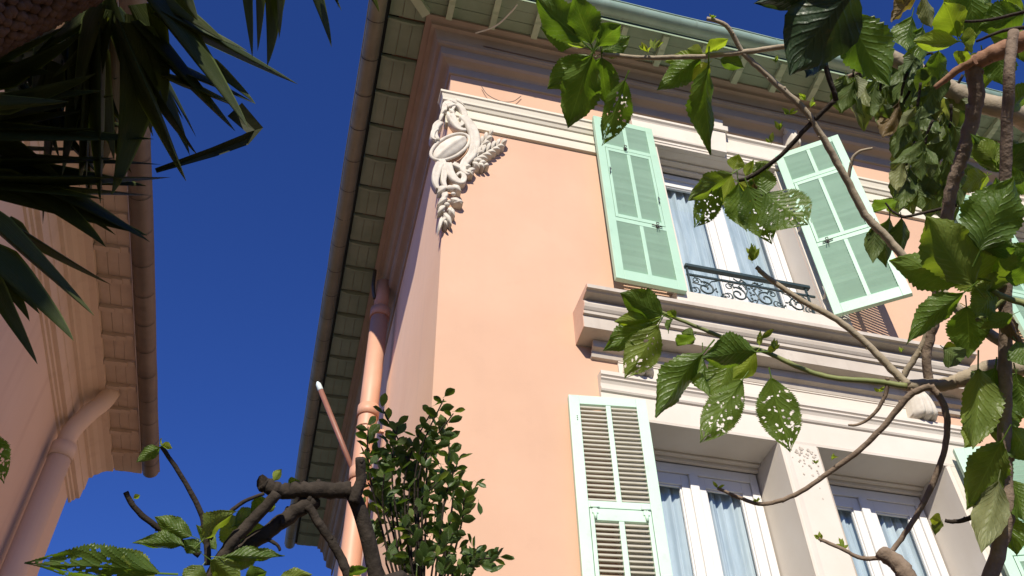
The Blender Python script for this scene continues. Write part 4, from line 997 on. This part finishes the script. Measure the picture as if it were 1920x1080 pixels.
for b_ in ((1215, 98, 2.2, 24), (1228, 92, 2.2, 22), (1480, 214, 2.2, 22), (1462, 244, 2.2, 24), (1446, 268, 2.2, 24), (1510, 188, 2.2, 24), (1520, 200, 2.2, 20), (1455, 118, 2.2, 18), (1410, 490, 2.2, 34), (1412, 478, 2.2, 24), (1428, 636, 2.15, 26), (1452, 655, 2.15, 24), (1560, 862, 2.2, 20), (1530, 870, 2.2, 16), (1345, 915, 2.2, 18), (1650, 735, 2.22, 16), (1540, 1012, 2.2, 20), (1580, 1028, 2.2, 22), (1690, 660, 2.3, 12), (1420, 942, 2.2, 14), (1335, 35, 2.2, 12)):
    bud(tree, *b_)

# ---- a second tree behind it whose narrow leaves droop
tree2 = thing('drooping_tree', 'tree with a pale smooth limb and drooping narrow grey green leaves before the upper eaves', 'tree', (5.1, 3.0, 0))
MB().tube(smooth_path([(5.1, 3.0, -.05), (5.0, 2.95, 1.5), P(2160, 520, 4.0), P(2080, 330, 3.5), P(1960, 245, 3.2)], 6), [.11 - .05 * i / 24 for i in range(25)], 12).build('trunk', 'bark', tree2)
branch(tree2, [(1968, 250, 3.2), (1890, 205), (1830, 190), (1780, 165), (1720, 132), (1655, 98)], 3.1, (38, 24), 'bark_pale', knob=.05)
branch(tree2, [(1662, 104), (1640, 120), (1600, 140), (1570, 150)], 3.1, (10, 6), 'bark')
branch(tree2, [(1655, 98), (1672, 70), (1700, 40)], 3.1, (4, 2), 'bark_pale'); branch(tree2, [(1672, 70), (1662, 58)], 3.1, (3, 2), 'bark_pale')
dr = random.Random(15)
hub = [(1700, 130), (1730, 150), (1760, 175), (1790, 185), (1690, 180), (1720, 200), (1750, 225), (1780, 240), (1700, 250), (1735, 270), (1765, 290), (1700, 310), (1730, 330), (1760, 345), (1690, 215), (1665, 150), (1600, 145), (1610, 160), (1640, 130), (1650, 170), (1680, 120), (1745, 120), (1715, 95)]
for hx, hy in hub:
    d = dr.uniform(2.9, 3.25)
    branch(tree2, [(hx + dr.uniform(-20, 20), max(105, hy - 45)), (hx + 3, hy - 20), (hx, hy)], d, (5, 4), 'bark_dark', 3, 'twig')
    for _ in range(4 if hx > 1660 else 3):
        a = 1.57 + dr.gauss(0, .45); L = dr.uniform(50, 92)
        bx, by = hx + dr.uniform(-16, 16), hy + dr.uniform(-12, 16)
        pleaf(tree2, 'droop' if dr.random() < .98 else 'dry', bx, by, bx + L * math.cos(a), by + L * math.sin(a), L * dr.uniform(.36, .50), d + dr.uniform(-.08, .08), dr.uniform(-.05, .05), jit=.9)
for q in ((1575, 150, 1582, 212, 34), (1585, 140, 1570, 190, 28), (1632, 190, 1640, 220, 22), (1655, 195, 1668, 222, 22), (1705, 300, 1692, 345, 26), (1745, 330, 1730, 372, 40), (1720, 340, 1725, 395, 44), (1690, 290, 1684, 338, 22), (1770, 345, 1790, 400, 40), (1830, 380, 1880, 420, 40)):
    pleaf(tree2, 'droop', *q, 3.0, jit=.5)

# ---- the tree at the lower left
LT = 2.6
tree3 = thing('pruned_tree', 'dark pruned tree with a sawn limb and a few leafy twigs at the bottom left', 'tree', (-.35, 2.15, 0))
rt = [Vector((-.28, 2.3, -.05)), Vector((-.30, 2.25, 1.2)), P(735, 1180, 2.6), P(708, 1090, 2.6), P(690, 1010, 2.6), P(672, 950, 2.6), P(655, 915, 2.6)]
MB().tube(smooth_path(rt, 6), [.05 - .027 * min(1, i / 12) - .003 * i / 36 for i in range(37)], 12).build('trunk', 'bark_dark', tree3)
branch(tree3, [(664, 940), (676, 900), (674, 858)], 2.58, (22, 17), 'bark_dark')
branch(tree3, [(662, 918), (620, 920), (570, 918), (530, 922), (505, 912), (492, 905)], 2.6, (32, 26), 'bark_dark', knob=.1)
branch(tree3, [(520, 925), (475, 975), (440, 1010), (415, 1050), (395, 1090), (380, 1150)], 2.55, (20, 26), 'bark_dark')
branch(tree3, [(588, 942), (560, 955), (520, 985), (470, 1020), (425, 1052), (390, 1092)], 2.6, (28, 26), 'bark_dark')
branch(tree3, [(578, 948), (600, 985), (625, 1020), (645, 1060), (662, 1110)], 2.58, (15, 17), 'bark_dark')
branch(tree3, [(390, 1060), (386, 1000), (372, 950), (335, 885), (302, 836)], 2.55, (12, 7), 'bark_dark')
branch(tree3, [(392, 1010), (420, 972), (455, 942), (496, 925)], 2.55, (10, 6), 'bark_dark')
branch(tree3, [(375, 1040), (330, 1010), (290, 985), (255, 955), (235, 922)], 2.55, (12, 9), 'bark_dark')
branch(tree3, [(503, 1012), (520, 1022), (525, 1032)], 2.58, (7, 5), 'bark_dark')
for L_ in [('whole', 378, 1015, 432, 952, 52, 2.5), ('whole', 360, 1005, 288, 972, 34, 2.5), ('whole', 345, 1022, 254, 1008, 30, 2.5), ('holed', 300, 1075, 48, 1040, 60, 2.3), ('whole', 290, 1085, 200, 1030, 44, 2.35), ('whole', 420, 1045, 532, 1046, 26, 2.5), ('whole', 300, 838, 258, 864, 24, 2.5), ('young', 302, 834, 326, 838, 14, 2.5), ('young', 302, 834, 294, 824, 10, 2.5), ('young', 512, 902, 530, 880, 16, 2.6), ('whole', 540, 912, 562, 900, 24, 2.65),
           ('whole', 440, 985, 490, 960, 40, 2.7), ('whole', 470, 965, 520, 930, 40, 2.7), ('whole', 450, 1030, 420, 960, 46, 2.7), ('whole', 500, 990, 445, 1020, 40, 2.7), ('whole', 395, 1050, 455, 1090, 44, 2.5), ('whole', 380, 1060, 350, 1100, 40, 2.5), ('whole', 375, 1035, 345, 1010, 26, 2.5), ('young', 250, 935, 262, 930, 10, 2.5), ('whole', 655, 1080, 690, 1060, 26, 2.5), ('whole', 520, 1090, 585, 1070, 26, 2.5), ('whole', 480, 1035, 440, 1068, 30, 2.6), ('whole', 405, 1030, 370, 985, 22, 2.6), ('whole', 458, 1090, 505, 1065, 30, 2.5)]:
    pleaf(tree3, L_[0], *L_[1:7], dd=lr.uniform(-.04, .04))
pleaf(tree3, 'holed', -40, 800, 14, 905, 52, 2.2)
branch(tree3, [(375, 1120), (230, 1170), (40, 1150), (-70, 1000), (-60, 800)], 2.3, (14, 6), 'bark_dark')

# ---- small leaved shrub against the wall
shrub = thing('small_leaved_shrub', 'bushy evergreen shrub with many small glossy leaves before the corner of the pink house', 'shrub', (-.05, 3.1, 0))
SD = 3.3
sroot = P(790, 1180, SD)
MB().tube(smooth_path([(sroot.x - .05, sroot.y + .1, -.05), (sroot.x, sroot.y + .05, .9), sroot], 6), [.03 - .012 * i / 12 for i in range(13)], 8).build('trunk', 'bark', shrub)
sr = random.Random(23); cnt = 0; leaf_spots = []
tips = [(718, 768), (690, 800), (745, 800), (762, 850), (700, 850), (720, 890), (690, 905), (812, 765), (832, 748), (850, 775), (800, 820), (840, 830), (858, 868), (820, 905), (888, 918), (870, 935), (780, 920), (735, 950), (760, 990), (700, 985), (820, 990), (850, 1000), (905, 1040), (935, 1045), (880, 1060), (800, 1040), (740, 1040), (770, 1070), (835, 1060), (780, 870)]
for tx, ty in tips:
    bx, by = 790 + (tx - 790) * .25, 1180
    mx_, my_ = tx + (775 - tx) * .45 + sr.uniform(-40, 40), ty + (1120 - ty) * .38 + sr.uniform(-15, 15)
    d0 = SD + sr.uniform(-.22, .22)
    pts = [(bx, by, SD), (mx_, my_, (SD + d0) / 2), (tx, ty, d0)]
    branch(shrub, pts, SD, (5, 2.5), 'bark_dark', 5, 'twig', .05, 5)
    ln = math.hypot(tx - mx_, ty - my_)
    for i in range(10):
        t = .25 + .78 * i / 9 if i else .2
        px, py = mx_ + (tx - mx_) * t, my_ + (ty - my_) * t
        a = math.atan2(ty - my_, tx - mx_) + (1 if i % 2 else -1) * sr.uniform(.3, 1.3); L = sr.uniform(20, 30)
        leaf_spots.append((px, py, px + L * math.cos(a), py + L * math.sin(a), L * sr.uniform(.46, .62), d0 + sr.uniform(-.05, .05)))
sr.shuffle(leaf_spots)
mass = MB(); mass_uv = []
src = LM['small'][0]
for _ in range(300):
    tx, ty = sr.choice(tips); f = sr.uniform(.05, .75) ** .8
    px, py = tx + (775 - tx) * f * .5 + sr.uniform(-32, 32), ty + (1000 - ty) * f * .5 + sr.uniform(-22, 26)
    a = sr.uniform(0, 6.283); L = sr.uniform(16, 28); dd = SD + sr.uniform(-.1, .3)
    A, B = P(px, py, dd), P(px + L * math.cos(a), py + L * math.sin(a), dd + sr.uniform(-.03, .03))
    d = (B - A); n_ = Vector((sr.uniform(-1, 1), sr.uniform(-1, 1), sr.uniform(0, 1.5))); xv = d.cross(n_).normalized(); zv = xv.cross(d).normalized(); wd = d.length * .52
    mass.add([A + xv * v.co.x * wd + d * v.co.y + zv * v.co.z * d.length for v in src.vertices], [tuple(p.vertices) for p in src.polygons], True)
fo = mass.build('foliage', 'leaf_small', shrub, flip=False); fo['kind'] = 'stuff'
for q in leaf_spots[:299]:
    pleaf(shrub, 'small', *q, dd=sr.uniform(-.02, .02), up=.9, jit=.9)

# ---- the yucca at the upper left
yuc = thing('yucca_tree', 'giant yucca with stiff dark sword shaped leaves and a scaly trunk at the upper left', 'tree', (-1.9, .4, 0))
YD = 2.5
c1 = P(215, -30, YD); c2 = P(-95, 310, 2.35)
ypts = [Vector((-1.9, .4, -.05)), Vector((-1.85, .45, 1.6)), P(-900, 520, 2.3), P(-480, 220, 2.35), P(-250, 100, 2.4), P(-46, 2, 2.45), P(160, -95, 2.5), P(300, -160, 2.5)]
yp = smooth_path(ypts, 8)
yt = MB().tube(yp, [.15 - .055 * i / (len(yp) - 1) for i in range(len(yp))], 16).build('trunk', 'yucca_trunk', yuc)
sm = MB(); yr = random.Random(3)
for i in range(16, len(yp) - 1):
    t = (yp[i + 1] - yp[i]).normalized(); up = t.orthogonal().normalized(); rad = .15 - .055 * i / (len(yp) - 1)
    for sub in range(3):
        for j in range(20):
            a = j * .314 + (sub % 2) * .157 + yr.uniform(-.05, .05)
            c = yp[i] + (yp[i + 1] - yp[i]) * (sub / 3) + (up * math.cos(a) + t.cross(up) * math.sin(a)) * rad * .99
            sm.ell(c, (.016 * yr.uniform(.8, 1.2), .016 * yr.uniform(.8, 1.2), .013), None, 6, 4)
so_ = sm.build('trunk_scales', 'yucca_trunk', yt); so_['kind'] = 'stuff'
MB().tube(smooth_path([P(-480, 220, 2.35), P(-280, 330, 2.3), c2], 6), [.07 - .02 * i / 12 for i in range(13)], 12).build('side_trunk', 'yucca_trunk', yuc)
Yb = [  # base, tip, width, distance offset base/tip
 (218, 30, 352, 348, 44, 0, -.15), (185, 40, 188, 385, 50, .05, 0), (222, 40, 243, 372, 46, .05, 0), (160, 60, 150, 350, 46, .1, .05), (130, 70, 118, 330, 44, .1, .1),
 (268, -10, 478, 246, 54, 0, -.1), (300, 20, 560, 158, 40, 0, .1), (245, 40, 440, 245, 42, .05, 0), (228, 60, 372, 290, 32, .08, 0), (255, 120, 362, 292, 26, .1, .05), (300, 120, 482, 194, 22, .05, .05), (300, 140, 466, 208, 20, .05, 0), (372, 118, 482, 192, 20, .05, .05),
 (445, -60, 474, 108, 26, .0, .0), (492, -70, 508, 126, 27, 0, 0), (478, -60, 484, 96, 18, .05, .05), (512, -60, 526, 74, 15, 0, 0), (555, -70, 626, 88, 30, 0, 0), (592, -60, 640, 20, 16, 0, 0), (622, -60, 634, 14, 12, 0, 0), (660, -60, 712, 22, 14, 0, .1),
 (300, 10, 424, 78, 24, .05, 0), (350, 50, 468, 96, 16, .05, 0), (330, -20, 372, 40, 40, -.1, -.1), (270, -20, 420, 160, 50, .1, .05), (240, 10, 320, 200, 50, .1, .05), (200, 20, 290, 260, 40, .12, .1),
 (-60, 265, 288, 263, 26, 0, 0), (-60, 300, 220, 296, 26, .05, 0), (-60, 330, 318, 331, 30, 0, -.05), (-60, 338, 246, 362, 26, .05, 0), (-60, 305, 302, 306, 24, .08, .1), (-60, 240, 186, 241, 26, .05, 0), (-60, 352, 200, 368, 24, .02, 0), (-60, 345, 284, 366, 22, .1, .1),
 (-60, 360, 275, 446, 28, .05, .1), (-60, 370, 208, 532, 30, 0, 0), (-50, 390, 182, 592, 40, -.1, -.1), (-60, 470, 148, 636, 40, -.15, -.2), (-60, 500, 68, 682, 42, -.1, -.15), (-60, 470, 72, 590, 32, 0, 0), (60, 350, 284, 450, 30, .08, .1), (40, 340, 218, 440, 24, .1, .1), (30, 360, 205, 458, 28, .08, .05), (10, 420, 110, 524, 22, .05, .1), (-20, 520, 60, 600, 30, 0, 0),
 (-40, 215, 200, 165, 34, .05, 0), (-40, 185, 182, 138, 32, 0, 0), (-40, 150, 150, 60, 34, .1, .05), (-40, 235, 215, 180, 30, .1, .1), (-40, 120, 120, 50, 36, .1, .1), (-40, 250, 160, 205, 30, .1, .1), (-40, 90, 70, 40, 36, 0, 0), (-40, 160, 100, 130, 34, .15, .1), (-40, 200, 130, 190, 32, -.1, -.1), (-30, 280, 120, 330, 30, .1, .1),
 (100, 60, 60, 260, 36, .15, .15), (140, 60, 210, 300, 36, .15, .15), (110, 90, 190, 230, 34, .2, .2), (90, 110, 20, 280, 34, .15, .15), (170, 90, 230, 330, 38, .2, .2), (60, 120, 110, 300, 34, .2, .2), (120, 100, 80, 420, 30, .25, .3), (150, 120, 170, 420, 30, .25, .3),
 (200, 30, 100, 150, 36, .1, .1), (190, 20, 60, 110, 36, .1, .1), (200, 10, 140, 210, 40, .05, .05), (215, 20, 175, 250, 40, .1, .1)]
yl = random.Random(9)
for bx, by, tx, ty, wd, da, db in Yb:
    put_leaf(yuc, 'blade', P(bx, by, YD + da), P(tx, ty, YD + db), wd * YD / FPX * .78, up=.5, jit=.6, name='leaf')
    if tx < 420 and 120 < ty < 400:
        for _ in range(1):
            ox, oy = yl.uniform(-26, 26), yl.uniform(-22, 22); q = yl.uniform(.7, .98); e_ = yl.uniform(.05, .3)
            put_leaf(yuc, 'blade', P(bx + ox, by + oy, YD + da + e_), P(bx + ox + (tx - bx) * q + yl.uniform(-14, 14), by + oy + (ty - by) * q + yl.uniform(-10, 10), YD + db + e_), wd * YD / FPX * yl.uniform(.28, .42), up=.5, jit=.6, name='leaf')
for q in ((160, 60, 172, 380, 26, .3, .3), (205, 70, 200, 330, 26, .3, .3), (130, 90, 108, 250, 30, .3, .3), (90, 160, 30, 210, 30, .2, .2)):
    put_leaf(yuc, 'blade_dry', P(q[0], q[1], YD + q[5]), P(q[2], q[3], YD + q[6]), q[4] * YD / FPX * 1.1, name='leaf')
# the snapped tip that folds back
sp_ = [P(440, 205, YD - .08), P(478, 244, YD - .1), P(460, 262, YD - .1), P(400, 285, YD - .1), P(292, 320, YD - .1)]
mb = MB(); vs = []
for i, p in enumerate(sp_):
    wv = (.026, .022, .014, .012, .006)[i]; t = (sp_[min(i + 1, 4)] - sp_[max(i - 1, 0)]).normalized(); s_ = t.cross((p - CAM_POS).normalized())
    vs += [p - s_ * wv, p + (p - CAM_POS).normalized() * .008, p + s_ * wv]
mb.add(vs, [(i * 3 + j, i * 3 + j + 1, i * 3 + j + 4, i * 3 + j + 3) for i in range(4) for j in range(2)]).build('snapped_leaf', 'snapped', yuc)
# filler blades further back, then unseen crown blades added to shade the plants
for i in range(26):
    a = yl.uniform(0, 6.283); bx, by = yl.uniform(-20, 225), yl.uniform(30, 260); L = yl.uniform(130, 240)
    tx, ty = bx + L * math.cos(a), by + L * math.sin(a)
    if tx > 236 or ty > 345: continue
    q = yl.uniform(.2, .7)
    put_leaf(yuc, 'blade', P(bx, by, YD + q), P(tx, ty, YD + q + yl.uniform(-.1, .1)), yl.uniform(18, 28) * (YD + q) / FPX, up=.5, jit=.7, name='leaf')
for c, n_, lo in ((c1, 36, 0), (c2, 26, 1)):  # out-of-view blades put in to cast shade and dapples
    for i in range(n_):
        for _ in range(40):
            dv = Vector((yl.gauss(0, 1), yl.gauss(0, 1), yl.gauss(.35, .8))).normalized()
            tip = c + dv * yl.uniform(.5, .68); ok = True
            for q_ in (.1, .25, .4, .55, .7, .85, 1):
                rel = c + (tip - c) * q_ - CAM_POS; z_ = rel.dot(AZ)
                if rel.length < 1.3: ok = False
                if z_ > .02:
                    u, v_ = 960 + FPX * rel.dot(AX) / z_, 540 + FPX * rel.dot(AY) / z_
                    if -190 < u < 2100 and -170 < v_ < 1250: ok = False
            if ok: break
        else: continue
        put_leaf(yuc, 'blade', c + dv * .05, tip, .065, name='leaf', nrm=Vector((0, 0, 1)) * .6 - dv * .2 + Vector((yl.uniform(-.5, .5), yl.uniform(-.5, .5), 0)))
